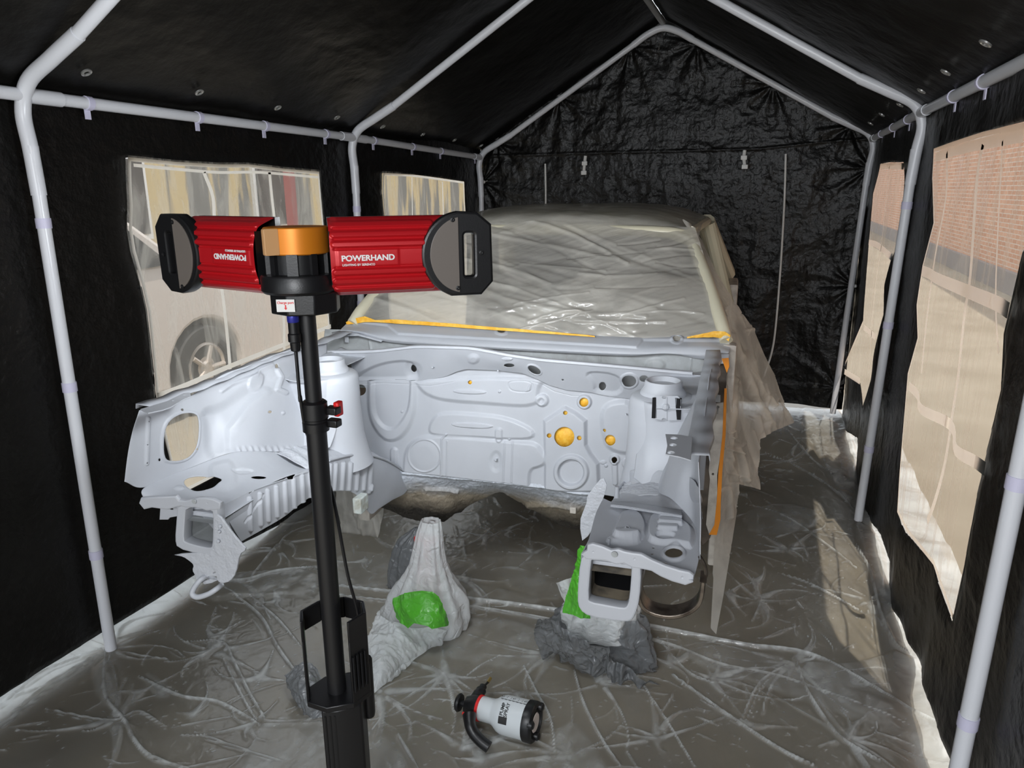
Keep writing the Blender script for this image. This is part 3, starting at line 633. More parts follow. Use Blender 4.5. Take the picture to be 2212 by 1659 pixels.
# --- upper band of the bulkhead with its openings
ub = [[A2(x, y, 'y', v) for x, y in P] for v, P in ((-.165, [(-60, 80), (350, 76), (660, 46), (1080, 56), (1400, 112), (1700, 152), (2212, 195), (2560, 228), (2930, 262)]),
      (-.145, [(-60, 150), (350, 150), (660, 130), (1080, 130), (1400, 180), (1700, 220), (2212, 290), (2560, 330), (2930, 360)]),
      (-.100, [(-60, 330), (350, 320), (660, 320), (1080, 260), (1400, 260), (1700, 380), (2212, 450), (2560, 480), (2930, 500)]))]
ubt = PL([(-60, 60), (350, 70), (660, 38), (1080, 48), (1400, 106), (1700, 146), (2212, 188), (2560, 220), (2930, 255), (2930, 520), (2212, 432), (2130, 418), (2040, 396), (1860, 382), (1720, 342), (1600, 284), (1500, 244), (1300, 224), (1060, 213), (980, 233), (900, 270), (760, 298), (700, 306), (420, 304), (185, 310), (-60, 320)])
ubh = [C(632, 226, 24, 31), C(1400, 182, 41, 16), C(1602, 216, 54, 27, .5), C(1827, 298, 8, 7), C(2140, 360, 28, 32), s_ell(*c3(525, 207), 39*.398, 31*.398), s_ell(*c3(606, 196), 24*.398, 18*.398), s_ell(*c3(592, 137), 12*.398, 6*.398)]
ube = [(PL([(185, 270), (300, 205), (420, 165), (600, 150), (640, 200), (690, 280), (620, 300), (185, 305)], sm_=1), -.010, 12), (C(632, 226, 60, 60), -.006, 14), (s_ring(C(1602, 216, 60, 32, .5), 5*k2), .004, 4), (C(1115, 130, 40, 32), .006, 10),
       (s_ring(s_ell(*c3(525, 207), 44*.398, 36*.398), 3), .003, 3), (PL([(1990, 230), (2080, 330), (2080, 400), (2300, 420), (2300, 260)], sm_=1), -.008, 10), (C(1385, 130, 40, 12), .004, 4)]
sheet('bulkhead_band', ub, PRIMER, car, (110, 640), emb=ube, holes=ubh, trim=ubt, noise=.001)
# lip
lp = [(-90, 84), (200, 82), (350, 76), (520, 58), (660, 43), (860, 46), (1080, 54), (1240, 80), (1400, 110), (1560, 134), (1700, 151), (2212, 195), (2560, 228), (2860, 255)]
P = crv([A2(x, y-8, 'y', -.168) for x, y in lp], 6); V = []
for p in P: V += [p+np.array([0, 0, .0045]), p+np.array([0, -.003, -.0045]), p+np.array([0, .016, -.004]), p+np.array([0, .016, .005])]
k = len(P); o = mesh('plenum_lip', V, [(4*i+j, 4*i+(j+1) % 4, 4*i+4+(j+1) % 4, 4*i+4+j) for i in range(k-1) for j in range(4)]+[(0, 1, 2, 3), (4*k-1, 4*k-2, 4*k-3, 4*k-4)], PRIMER, car, local=True, smooth=False); bev(o, .002)
# plenum: rear wall, floor
pr = [[A8(x, y, 'y', v) for x, y in P] for v, P in ((.035, [(-40, 600), (300, 610), (800, 640), (1300, 680), (1850, 700)]), (.035, [(-60, 750), (300, 740), (800, 780), (1300, 830), (1850, 880)]), (.02, [(-60, 860), (300, 850), (800, 880), (1300, 920), (1850, 950)]))]
pe = [(s_ring(s_ell(*c8(x, y), 17, 14), 1.2), -.002, 2) for x, y in ((985, 720), (1150, 735))]+[(s_ell(*c8(1540, 770), 20, 12), .006, 10), (s_line(mp(c8, [(1275, 720), (1275, 800)]), 1.3), .004, 2), (s_line(mp(c8, [(1710, 740), (1700, 830)]), 1.6), .005, 2), (s_line(mp(c8, [(170, 640), (180, 700)]), 1.6), .006, 2)]
sheet('plenum_wall', pr, PLENUM, car, (90, 420), emb=pe, holes=[s_ell(*c8(1473, 787), 5, 3)], noise=.002)
zf = .25
mesh('plenum_floor', [(-.70, -.085, zf), (.68, -.085, zf), (.68, .05, zf), (-.70, .05, zf)], [(0, 1, 2, 3)], PLENUM, car, local=True)
# small tab in the plenum
b = MB(); p = A8(64, 645, 'y', .0); b.box(p, (.016, .003, .03)); b.build('tab', PRIMER, car, local=True, bevel=.001)
# --- scuttle panel below the windscreen
sc = [[A8(x, y, 'y', v) for x, y in P] for v, P in (
    (.085, [(70, 566), (150, 563), (300, 572), (600, 590), (1000, 622), (1400, 640), (1700, 640), (1800, 645), (1895, 660)]),
    (.045, [(50, 586), (140, 588), (290, 598), (600, 620), (1000, 646), (1400, 662), (1640, 664), (1790, 664), (1895, 690)]),
    (.012, [(38, 598), (130, 605), (290, 628), (600, 648), (1000, 672), (1400, 690), (1640, 686), (1790, 690), (1893, 704)]),
    (.000, [(35, 606), (125, 612), (280, 650), (600, 674), (1000, 697), (1400, 716), (1600, 714), (1780, 722), (1888, 712)]),
    (.006, [(33, 612), (125, 620), (270, 662), (600, 686), (1000, 708), (1400, 727), (1600, 718), (1770, 742), (1885, 722)]))]
se = [(s_poly(mp(c8, [(40, 560), (260, 585), (310, 625), (1450, 690), (1480, 655), (1900, 660), (1900, 600), (40, 540)])), .006, 4), (s_ell(*c8(805, 617), 14, 9), .004, 3), (s_ell(*c8(1642, 652), 14, 9), .004, 3)]
sheet('scuttle_panel', sc, PRIMER, car, (110, 560), emb=se, holes=[s_ell(*c8(805, 617), 8.5, 5), s_ell(*c8(1642, 652), 8.5, 4.5)], thick=.0025)
b = MB(); p = A8(1845, 738, 'y', .0); b.box(p, (.06, .02, .035)); o = b.build('scuttle_end_bracket', PRIMER, car, local=True, bevel=.004)
# left end flange of the scuttle
q = [A8(x, y, 'y', v) for x, y, v in ((-8, 618, -.02), (60, 604, .03), (160, 618, .03), (240, 650, .01), (230, 662, 0), (120, 632, -.02), (10, 634, -.04))]
mesh('scuttle_flange', q, [tuple(range(7))], PRIMER, car, local=True); solid(bpy.data.objects['scuttle_flange'], .003)

# --- inner wings
def mir(N): return [[np.array([-p[0], p[1], p[2]]) for p in r] for r in N]
wing = [[A1(x, y, 'x', v) for x, y, v in r] for r in (
    [(165, 553, -.655), (300, 520, -.655), (460, 470, -.655), (640, 350, -.655), (800, 290, -.655), (960, 225, -.655), (1100, 185, -.655), (1250, 150, -.66)],
    [(122, 690, -.662), (300, 640, -.655), (520, 600, -.648), (660, 500, -.636), (820, 400, -.62), (960, 330, -.622), (1120, 300, -.64), (1250, 290, -.65)],
    [(95, 830, -.668), (290, 760, -.66), (530, 740, -.645), (680, 650, -.612), (850, 580, -.585), (1000, 520, -.585), (1160, 480, -.60), (1300, 470, -.61)],
    [(78, 965, -.672), (200, 995, -.67), (470, 880, -.652), (690, 800, -.60), (850, 790, -.565), (1000, 790, -.55), (1170, 760, -.53), (1300, 740, -.51)])]
k1 = .3737
def C1(x, y, r, ry=None, rot=0): return s_ell(*c1(x, y), r*k1, (ry or r)*k1, rot)
oval = PL([(300, 690), (330, 610), (400, 570), (470, 566), (505, 590), (503, 720), (480, 790), (430, 835), (350, 848), (300, 830)], c1, 1)
we = [(s_ring(oval, 14*k1), .003, 10*k1), (PL([(530, 560), (640, 540), (840, 380), (900, 330), (960, 380), (760, 560), (690, 660), (700, 790), (650, 840), (560, 820), (560, 640)], c1, 1), -.012, 26),
      (PL([(790, 370), (860, 330), (900, 360), (870, 440), (800, 430)], c1, 1), .006, 8), (LN([(640, 440), (700, 400), (840, 350), (860, 320), (930, 290)], 8, c1, k1), .005, 8), (LN([(690, 770), (690, 660), (800, 520), (900, 440)], 14, c1, k1), .006, 18),
      (LN([(960, 320), (985, 360), (960, 430), (1010, 450)], 12, c1, k1), .007, 5), (LN([(215, 600), (205, 860)], 10, c1, k1), .004, 5), (C1(995, 567, 9), .004, 3)]
wrip = lambda P, X, Y: .0025*np.sin((X-Y*.4)/2.2)*sm((25-np.abs(Y-c1(0, 815)[1]))/12)*sm((X-c1(700, 0)[0])/20)*(1+.5*vnoise(X/8, Y/5))
sheet('inner_wing', wing, PRIMER, car, (190, 330), emb=we, holes=[oval, C1(957, 297, 9, 15), C1(413, 549, 7), C1(497, 776, 7), C1(281, 838, 7, 9), C1(920, 561, 11, 7), C1(214, 616, 4), C1(206, 750, 4), C1(203, 856, 4)], disp=wrip, noise=.002, nscale=7)
sheet('inner_wing', mir(wing), PRIMER, car, (120, 200), noise=.003, nscale=7, emb=[])
# top flange of the wings (narrow horizontal strip), with the slotted bracket at the front
for s in (-1, 1):
    V = []; ysf = np.linspace(-1.05, -.05, 90)
    for y in ysf:
        z = .452+.004*math.sin(y*9)+.0015*math.sin(y*60); wd = .020+.003*math.sin(y*33)
        V += [(s*.630, y, z-.001), (s*(.656+wd), y, z+.002), (s*(.658+wd), y, z-.010)]
    k = len(ysf); o = mesh('wing_flange', V, [f for i in range(k-1) for f in ((3*i, 3*i+1, 3*i+4, 3*i+3), (3*i+1, 3*i+2, 3*i+5, 3*i+4))], PRIMER, car, local=True); solid(o, .002, 0)
bz = .462
q = [A1(x, y, 'z', bz)[:2] for x, y in ((172, 548), (330, 500), (420, 455), (455, 452), (460, 475), (420, 490), (345, 535), (300, 552), (215, 570))]
curve_plate('wing_bracket', q, [ell(*A1(362, 500, 'z', bz)[:2], .005, .003, n=12), ell(*A1(435, 468, 'z', bz)[:2], .009, .003, n=12)], (0, 0, bz), (1, 0, 0), (0, 1, 0), .003, PRIMER, None, bevel=.0008)
o = bpy.data.objects['wing_bracket']; o.parent = car
# right bracket, standing in front of the tower
q = [A3(x, y, 'z', .464)[:2] for x, y in ((725, 500), (735, 560), (725, 608), (800, 622), (858, 640), (868, 516), (800, 503))]
qh = [ell(*A3(x, y, 'z', .464)[:2], .008, .009, n=14) for x, y in ((768, 521), (763, 558), (752, 600))]
curve_plate('wing_bracket', q, qh, (0, 0, .464), (1, 0, 0), (0, 1, 0), .0025, PRIMER, None, bevel=.0008).parent = car

# --- strut towers
for s in (-1, 1):
    b = MB(); c_ = (s*.53, -.40, 0)
    b.lathe(c_, (0, 0, 1), [(.038, .418), (.046, .431), (.050, .431), (.052, .426), (.053, .412), (.060, .402), (.063, .398), (.064, .392), (.082, .388), (.090, .381), (.093, .366), (.094, .30), (.096, .24), (.100, .18), (.112, .12), (.125, .08)], 56, cap=False)
    b.lathe(c_, (0, 0, 1), [(.0, .418), (.0385, .418)], 56, cap=False)
    o = b.build('strut_tower', PRIMER, car, local=True, ang=50)
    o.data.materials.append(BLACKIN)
for s in (-1, 1):                          # shelves tying tower, wing and bulkhead together
    N = [[(s*x, y, z) for y in (-.52, -.42, -.32, -.2, -.1)] for x, z in ((.53, .384), (.60, .386), (.655, .40))]
    sheet('tower_shelf', N, PRIMER, car, (30, 60), noise=.003, nscale=14)
    N = [[(s*x, y, z) for x, y in ((.56, -.49), (.50, -.47), (.455, -.40), (.50, -.30), (.62, -.10))] for z in (.36, .24, .12)]
    sheet('tower_web', N, PRIMER, car, (50, 60), noise=.003, nscale=14)
for s in (-1, 1):
    N = [[(s*x, y+dy, z) for x, y in ((.47, -.455), (.50, -.492), (.54, -.503), (.60, -.505), (.66, -.49))] for z, dy in ((.386, .015), (.378, .0), (.32, 0), (.27, -.005), (.22, -.03), (.18, -.07))]
    sheet('tower_face', N, PRIMER, car, (60, 70), noise=.002, nscale=10)
tb = [[A3(*v) for v in r_] for r_ in ([(512, 700, 'y', -.44), (560, 690, 'y', -.50), (640, 690, 'y', -.52), (720, 700, 'y', -.56), (800, 715, 'y', -.66), (860, 735, 'y', -.85), (905, 790, 'y', -1.04)],
    [(515, 780, 'y', -.50), (560, 780, 'y', -.56), (640, 790, 'y', -.60), (720, 800, 'y', -.66), (800, 815, 'y', -.74), (870, 830, 'y', -.90), (915, 860, 'y', -1.06)],
    [(430, 862, 'z', .222), (520, 870, 'z', .224), (600, 880, 'z', .224), (700, 892, 'z', .224), (800, 910, 'z', .224), (870, 925, 'z', .228), (921, 960, 'z', .24)])]
sheet('wing_foot', tb, PRIMER, car, (70, 160), noise=.003, nscale=12, emb=[(s_ell(*c3(806, 680), 4, 3), -.003, 2), (s_line(mp(c3, [(545, 630), (640, 560), (760, 500), (850, 480)]), 4), .004, 3)])
# opening in the right tower
cx_, cz_ = .535, .29
bx = A3(727, 360, 'y', -.505)
sheet('tower_window', [[A3(x, y, 'y', -.513) for x in (630, 690, 750, 830)] for y in (275, 330, 390, 445)], PRIMER, car, (120, 120), emb=[
    (s_ell(*c3(725, 350), 18*.398), .006, 4), (s_line(mp(c3, [(655, 352), (800, 352)]), 3), .003, 3), (s_line(mp(c3, [(725, 300), (725, 420)]), 3), .002, 3)],
    holes=[s_poly(mp(c3, [(648, 300), (672, 296), (676, 410), (648, 415)])), s_poly(mp(c3, [(775, 300), (805, 305), (808, 425), (785, 420)])), s_ell(*c3(716, 298), 5, 3), s_ell(*c3(716, 418), 5, 3)], trim=PL([(648, 300), (665, 290), (790, 290), (808, 310), (808, 422), (730, 425), (650, 415)], c3))
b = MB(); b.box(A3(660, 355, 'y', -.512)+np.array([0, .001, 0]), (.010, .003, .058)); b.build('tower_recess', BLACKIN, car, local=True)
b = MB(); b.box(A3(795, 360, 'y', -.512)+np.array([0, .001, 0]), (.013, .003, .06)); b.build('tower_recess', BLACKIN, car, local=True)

# --- trays, rails, arches
io = [(200, 995, -.67), (470, 880, -.652), (690, 800, -.60), (850, 790, -.565), (1000, 790, -.55), (1170, 760, -.53), (1300, 740, -.51)]
ii = [(640, 1105), (760, 1042), (900, 982), (1020, 932), (1150, 892), (1270, 845), (1380, 815)]
o0 = [A1(190, 1070, 'x', -.655)]+[A1(x, y, 'x', v) for x, y, v in io]; i0 = [A1(632, 1108, 'x', -.44)]+[A1(x, y, 'x', -.44) for x, y in ii]
tr_ = [o0]+[[a*(1-t)+b*t-np.array([0, 0, .014*math.sin(t*3.14)]) for a, b in zip(o0, i0)] for t in (.3, .65)]+[i0]
hole1 = PL([(415, 970), (440, 940), (520, 930), (600, 945), (652, 965), (600, 995), (500, 1022), (450, 1005)], c1, 1)
sheet('front_tray', tr_, PRIMER, car, (120, 280), holes=[hole1, C1(853, 941, 44, 9)], emb=[(PL([(560, 880), (640, 850), (700, 850), (730, 1000), (600, 1010)], c1, 1), .006, 16), (C1(760, 905, 60, 14), -.004, 8), (C1(395, 1000, 26, 10), .004, 5)], noise=.002, nscale=9)
zt = .22
rt_ = [[A3(x, y, 'z', v) for x, y, v in r] for r in (
    [(285, 1150, .225), (380, 1158, .222), (450, 1170, .222), (560, 1182, .222), (640, 1196, .222), (740, 1240, .222), (872, 1295, .23)],
    [(318, 1025, .225), (420, 1045, .222), (490, 1052, .222), (600, 1060, .222), (700, 1072, .222), (800, 1102, .222), (905, 1165, .23)],
    [(346, 925, .225), (430, 930, .222), (490, 930, .222), (600, 932, .222), (720, 950, .222), (820, 965, .222), (918, 990, .24)],
    [(385, 845, .225), (440, 868, .222), (500, 872, .222), (600, 882, .222), (700, 892, .222), (800, 910, .222), (918, 900, .25)])]
def C3(x, y, r, ry=None, rot=0): return s_ell(*c3(x, y), r*.39777, (ry or r)*.39777, rot)
te = [(PL([(480, 925), (580, 925), (620, 1000), (600, 1080), (440, 1085), (440, 1030), (470, 980)], c3, 1), .012, 8), (PL([(420, 1050), (590, 1050), (580, 1100), (400, 1095)], c3, 1), .010, 8),
      (PL([(640, 930), (760, 960), (840, 985), (880, 1020), (870, 1120), (830, 1110), (770, 1100), (640, 1090), (620, 1040)], c3, 1), .012, 8),
      (LN([(700, 960), (800, 975)], 14, c3, .398), .008, 5), (LN([(695, 995), (810, 1005)], 14, c3, .398), .008, 5), (LN([(690, 1030), (780, 1035)], 12, c3, .398), .008, 5), (PL([(670, 1050), (770, 1055), (775, 1085), (670, 1085)], c3, 1), -.008, 5),
      (s_ring(C3(768, 1146, 58, 36), 8*.398), .005, 5), (C3(515, 1035, 15, 7), .004, 3)]
sheet('front_tray', rt_, PRIMER, car, (260, 340), holes=[C3(768, 1146, 47, 26), C3(697, 1194, 42, 7, .2), C3(657, 1114, 7, 4), C3(651, 1148, 7, 4), C3(516, 1036, 8, 4)], emb=te)
# upright cross-flange in front of each tray with bolt holes
def front_plate(name, pts, c, y, hl, t=.004, bv=.0015, mt=PRIMER, lab=None):
    q = [A(*c(a, b_), 'y', y)[[0, 2]] for a, b_ in pts]; h = [[A(*c(a+r*math.cos(t_), b_+r*k*math.sin(t_)), 'y', y)[[0, 2]] for t_ in np.linspace(0, 2*math.pi, 16, endpoint=False)] for a, b_, r, k in hl]
    o = curve_plate(name, q, h, (0, y, 0), (1, 0, 0), (0, 0, 1), t, mt, None, bevel=bv, label=lab); o.parent = car; return o
FL = [(178, 1085), (186, 1062), (230, 1058), (380, 1051), (398, 1074), (440, 1078), (520, 1060), (560, 1060), (600, 1068), (634, 1085), (630, 1112), (560, 1120), (530, 1110), (490, 1102), (440, 1103), (410, 1094), (390, 1098), (330, 1114), (240, 1102), (200, 1112)]
FR = [(282, 1145), (296, 1163), (345, 1166), (400, 1170), (460, 1192), (500, 1185), (545, 1208), (600, 1216), (650, 1226), (700, 1256), (760, 1282), (830, 1302), (864, 1290), (867, 1262), (850, 1248), (800, 1238), (720, 1213), (640, 1178), (590, 1150), (545, 1145), (500, 1136), (470, 1125), (430, 1130), (380, 1108), (330, 1094), (310, 1100), (309, 1128)]
front_plate('cross_flange', FL, c1, -1.123, [(205, 1080, 6, 1), (566, 1083, 6, 1)], .012, .004)
front_plate('cross_flange', FR, c3, -1.123, [(333, 1129, 7, 1), (558, 1167, 8, 1), (815, 1267, 9, 1)], .012, .004)
for c, x, y, r in ((c1, 480, 1079, 14), (c3, 446, 1150, 15)):
    p = A(*c(x, y), 'y', -1.131); b = MB(); b.lathe(p, (0, -1, 0), [(.0, 0), (r*.0004*1.1, 0), (r*.0004, .0015), (0, .0015)], 24); b.build('cross_flange_plug', PLENUM, car, local=True)
# rail mouths: rounded box section, open at the front
OL = [(390, 1090), (382, 1200), (374, 1300), (385, 1345), (500, 1376), (592, 1388), (612, 1360), (606, 1140), (600, 1105)]; IL = [(424, 1098), (416, 1200), (411, 1305), (428, 1322), (500, 1343), (575, 1358), (592, 1340), (596, 1200), (590, 1115)]
OR = [(296, 1160), (268, 1185), (252, 1390), (262, 1448), (310, 1482), (480, 1510), (528, 1506), (548, 1478), (572, 1400), (582, 1232), (560, 1205)]; IR = [(318, 1168), (308, 1190), (292, 1395), (312, 1418), (400, 1434), (495, 1452), (520, 1442), (536, 1400), (549, 1240), (545, 1205)]
for O_, I_, c, im in ((OL, IL, c1, PLENUM), (OR, IR, c3, INNER)):
    q = [A(*c(a, b_), 'y', -1.12)[[0, 2]] for a, b_ in chaik(O_, 1)]; h = [A(*c(a, b_), 'y', -1.12)[[0, 2]] for a, b_ in chaik(I_, 1)]
    o = curve_plate('chassis_rail', q, [h], (0, -1.105, 0), (1, 0, 0), (0, 0, 1), .03, PRIMER, None, bevel=.004); o.parent = car
    cl = lambda L_: [(min(max(a_, -.9 if a_ > 0 else -.548), .9 if a_ > 0 else -.449) if a_ < 0 else max(a_, .449), min(b_, .219)) for a_, b_ in L_]
    dp = .12 if im is PLENUM else .30; zc_ = .205 if im is PLENUM else .219
    hh_ = np.array(h); cen = hh_.mean(0); n_ = len(h)
    o2 = curve_plate('chassis_rail_box', [(a_, min(b_, zc_)) for a_, b_ in cl(q)], [[(cen[0]+(p_[0]-cen[0])*.985, min(p_[1], zc_-.006)) for p_ in h]], (0, -1.09+dp/2, 0), (1, 0, 0), (0, 0, 1), dp, PRIMER, None, bevel=.001); o2.parent = car
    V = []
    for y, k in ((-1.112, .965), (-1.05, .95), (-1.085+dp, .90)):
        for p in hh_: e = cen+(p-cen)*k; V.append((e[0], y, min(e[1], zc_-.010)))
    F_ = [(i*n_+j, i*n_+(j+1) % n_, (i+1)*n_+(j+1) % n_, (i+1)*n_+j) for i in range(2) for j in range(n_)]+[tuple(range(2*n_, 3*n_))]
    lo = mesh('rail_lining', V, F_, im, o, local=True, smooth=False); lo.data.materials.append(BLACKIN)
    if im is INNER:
        for pl in list(lo.data.polygons)[n_:]: pl.material_index = 1  # far faces black: shade of the rail's depth put into the colour
# pale inner flange beside the right rail
yy = [(300, 838), (330, 790), (372, 742), (388, 738), (402, 768), (398, 805), (352, 930), (335, 1000), (300, 1050), (272, 1072), (262, 1010), (264, 955), (296, 870)]
front_plate('inner_flange', yy, c3, -.52, [], .004, .001, SEAM)
# inner side and arch of the rails
ti = [(628, 1110), (760, 1042), (900, 982), (1000, 948), (1030, 930), (1150, 892), (1260, 842), (1380, 812), (1480, 810), (1580, 835), (1660, 880), (1720, 930)]
mi = [(680, 1210), (790, 1150), (920, 1090), (1010, 1050), (1040, 1030), (1155, 965), (1265, 925), (1375, 900), (1480, 900), (1560, 930), (1640, 985), (1700, 1020)]
bi = [(752, 1312), (830, 1268), (940, 1205), (1010, 1160), (1060, 1120), (1160, 1050), (1265, 1022), (1370, 1020), (1440, 1060), (1500, 1150), (1550, 1120), (1620, 1075)]
side = [[A1(x, y, 'x', -.44) for x, y in r] for r in (ti, mi, bi)]
side[1] = [p+np.array([.006, 0, 0]) for p in side[1]]
ribs = []
for x in (800, 860, 905, 955, 1005, 1055, 1105, 1150): ribs.append((LN([(x, 1020+(-(x-800))*.42+40), (x+6, 1245-(x-800)*.52)], 9, c1, k1), .006, 5))
for i, x in enumerate((1262, 1295, 1340, 1382, 1424, 1466, 1500)): ribs.append((LN([(x+4, 868-8*math.sin(i/6*3.14)), (x-6, 1010)], 9, c1, k1), .007, 5))
notch = [PL([(770, 1010), (800, 1034), (820, 1020), (838, 975), (780, 960)], c1), PL([(1005, 930), (1020, 952), (1045, 950), (1075, 905), (1010, 900)], c1)]
sheet('rail_side', side, PRIMER, car, (110, 460), emb=ribs+[(LN([(640, 1075), (900, 985), (1140, 905)], 5, c1, k1), .002, 3), (LN([(775, 1200), (880, 1040)], 5, c1, k1), -.003, 3), (LN([(1500, 985), (1490, 1030)], 6, c1, k1), .006, 4)], holes=notch, noise=.001)
sheet('rail_side', mir(side), PRIMER, car, (60, 200), noise=.003, thick=.003)
# arch flange rolled over the top of the left rail
P = crv([A1(x, y, 'x', -.436) for x, y in ti[6:]], 5); b = MB(); b.tube(P, .004, 8); b.build('arch_flange', PRIMER, car, local=True)
b = MB(); b.tube(crv([p*np.array([-1, 1, 1]) for p in P], 2), .005, 8); b.build('arch_flange', PRIMER, car, local=True)
# arch floor linking rail side to tower on both sides
for s in (-1, 1):
    N = [[np.array([s*abs(p[0]), p[1], p[2]]) for p in side[0][5:]], [np.array([s*.52, p[1], p[2]+.03]) for p in side[0][5:]], [np.array([s*.60, p[1], p[2]+.04]) for p in side[0][5:]]]
    sheet('wheelhouse', N, SEAM, car, (40, 120), noise=.006, nscale=16, disp=lambda P, X, Y: .003*np.sin(P[..., 1]*130+P[..., 0]*40)*sm(.5+vnoise(P[..., 1]*8, P[..., 0]*8)))
b = MB(); p = A1(1442, 1090, 'x', -.43); b.box(p, (.03, .055, .055)); b.build('engine_mount_box', mat('pale overspray', (.55, .60, .58), .6, col2=(.30, .27, .2), vscale=30), car, local=True, bevel=.004)
# strip along the rear of the right tray
q = [[A3(x, y, 'z', v) for x, y in r] for v, r in ((.232, [(432, 862), (500, 868), (620, 880), (740, 898), (812, 908)]), (.246, [(425, 885), (500, 893), (620, 912), (740, 932), (812, 945)]), (.225, [(420, 898), (500, 908), (620, 926), (740, 946), (812, 958)]))]
sheet('tray_stiffener', q, PRIMER, car, (30, 160), noise=.001, holes=[PL([(560, 855), (575, 862), (590, 862), (600, 850)], c3)], thick=.004)
b = MB(); p = A3(458, 840, 'z', .235); b.tube([p, p+np.array([0, 0, .028])], [.0065, .005], 12); b.build('stud', PRIMER, car, local=True)
b = MB(); p = A3(415, 1098, 'z', .222); b.tube([p, p+np.array([0, 0, .014])], .003, 8); b.build('stud', PRIMER, car, local=True)
# lower tow plate on the left rail, with its hook
TP = [(380, 1385), (420, 1392), (462, 1420), (486, 1445), (476, 1475), (492, 1500), (500, 1530), (520, 1540), (610, 1520), (640, 1548), (690, 1535), (722, 1490), (742, 1380), (782, 1352), (760, 1330), (700, 1260), (615, 1140), (606, 1200), (598, 1385), (500, 1376)]
hk = [[A(*c1(x, y), 'y', -1.118)[[0, 2]] for x, y in L] for L in (ell(600, 1488, 13, 7, -.5, 12), [(525, 1540), (545, 1515), (585, 1503), (615, 1508), (618, 1528), (580, 1545), (545, 1552)])]
q = [A1(x, y, 'y', -1.118)[[0, 2]] for x, y in chaik(TP, 1)]
o = curve_plate('tow_plate', q, [hk[0], hk[1]], (0, -1.118, 0), (1, 0, 0), (0, 0, 1), .006, SEAM, None, bevel=.002); o.parent = car
P = crv([A1(x, y, 'y', v) for x, y, v in ((600, 1530, -1.10), (565, 1510, -1.11), (520, 1530, -1.13), (480, 1580, -1.14), (470, 1615, -1.145), (500, 1632, -1.145), (560, 1615, -1.14), (610, 1585, -1.13), (640, 1560, -1.11))], 6)
b = MB(); b.tube(P, .0065, 12); b.build('tow_hook', PRIMER, car, local=True)
front_plate('tow_bracket', [(290, 1110), (390, 1100), (385, 1160), (340, 1168), (330, 1180), (285, 1180)], c1, -1.08, [(352, 1122, 14, .5)], .004)
for a, b_ in ((628, 1225), (618, 1310), (622, 1255)): p = A1(a, b_, 'y', -1.125); bb = MB(); bb.lathe(p, (0, -1, 0), [(.0045, -.002), (.004, .002), (0, .003)], 12); bb.build('spot_weld', PRIMER, car, local=True)
# bare metal bumper hoop on the right
P = crv([A3(x, y, 'y', v) for x, y, v in ((588, 1225, -1.08), (584, 1300, -1.08), (588, 1370, -1.08), (620, 1425, -1.08), (690, 1455, -1.08), (770, 1462, -1.08), (850, 1440, -1.08), (905, 1395, -1.08), (925, 1330, -1.08), (930, 1270, -1.08))], 6); V = []
for i, p in enumerate(P):
    t = P[min(i+1, len(P)-1)]-P[max(i-1, 0)]; n = np.array([-t[2], 0, t[0]]); n /= np.linalg.norm(n)
    for e, g in ((-.0045, -.022), (.0045, -.022), (.0045, .022), (-.0045, .022)): V.append(p+n*e+np.array([0, g, 0]))
k = len(P); o = mesh('bumper_hoop', V, [(4*i+j, 4*i+(j+1) % 4, 4*i+4+(j+1) % 4, 4*i+4+j) for i in range(k-1) for j in range(4)]+[(0, 1, 2, 3), (4*k-1, 4*k-2, 4*k-3, 4*k-4)], BARE, car, local=True, label='bare dark metal hoop'); sharp(o); bev(o, .002)
b = MB(); b.tube(crv([A3(x, y, 'y', -1.07) for x, y in ((908, 1160), (935, 1210), (942, 1260), (930, 1285))], 5), .004, 8); b.build('hoop_stay', BARE, car, local=True)
# toe board and tunnel underside, dirty below the overspray
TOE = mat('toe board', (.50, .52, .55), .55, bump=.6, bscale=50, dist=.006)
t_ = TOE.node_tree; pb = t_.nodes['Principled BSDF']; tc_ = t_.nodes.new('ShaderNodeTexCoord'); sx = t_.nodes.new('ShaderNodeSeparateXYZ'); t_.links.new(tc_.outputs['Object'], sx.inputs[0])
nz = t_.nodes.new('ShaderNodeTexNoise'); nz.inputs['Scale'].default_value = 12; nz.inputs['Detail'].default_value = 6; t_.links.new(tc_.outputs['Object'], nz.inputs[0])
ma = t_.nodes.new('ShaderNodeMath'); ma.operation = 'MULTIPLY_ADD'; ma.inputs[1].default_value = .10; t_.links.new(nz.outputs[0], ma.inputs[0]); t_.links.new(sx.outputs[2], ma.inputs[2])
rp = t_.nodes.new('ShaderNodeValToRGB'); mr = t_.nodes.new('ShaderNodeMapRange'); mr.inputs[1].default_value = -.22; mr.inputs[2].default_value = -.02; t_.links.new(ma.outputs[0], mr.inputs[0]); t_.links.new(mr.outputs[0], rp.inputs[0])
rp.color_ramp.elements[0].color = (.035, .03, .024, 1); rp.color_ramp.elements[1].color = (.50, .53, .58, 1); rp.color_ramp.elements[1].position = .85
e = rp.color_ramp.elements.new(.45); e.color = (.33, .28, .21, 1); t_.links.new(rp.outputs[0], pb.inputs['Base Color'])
toe = [[A2(x, y, 'y', v) for x, y in r] for v, r in ((-.10, [(300, 1000), (560, 1018), (860, 1042), (1120, 1070), (1380, 1098), (1700, 1135), (2080, 1185), (2250, 1200)]),
    (-.085, [(200, 1120), (480, 1120), (860, 1090), (1120, 1120), (1380, 1150), (1700, 1190), (2080, 1250), (2250, 1260)]),
    (-.02, [(250, 1250), (560, 1250), (860, 1230), (1060, 1200), (1380, 1170), (1700, 1270), (2000, 1340), (2250, 1340)]),
    (.10, [(300, 1440), (600, 1440), (880, 1440), (1060, 1340), (1400, 1230), (1700, 1410), (2000, 1500), (2250, 1500)]))]
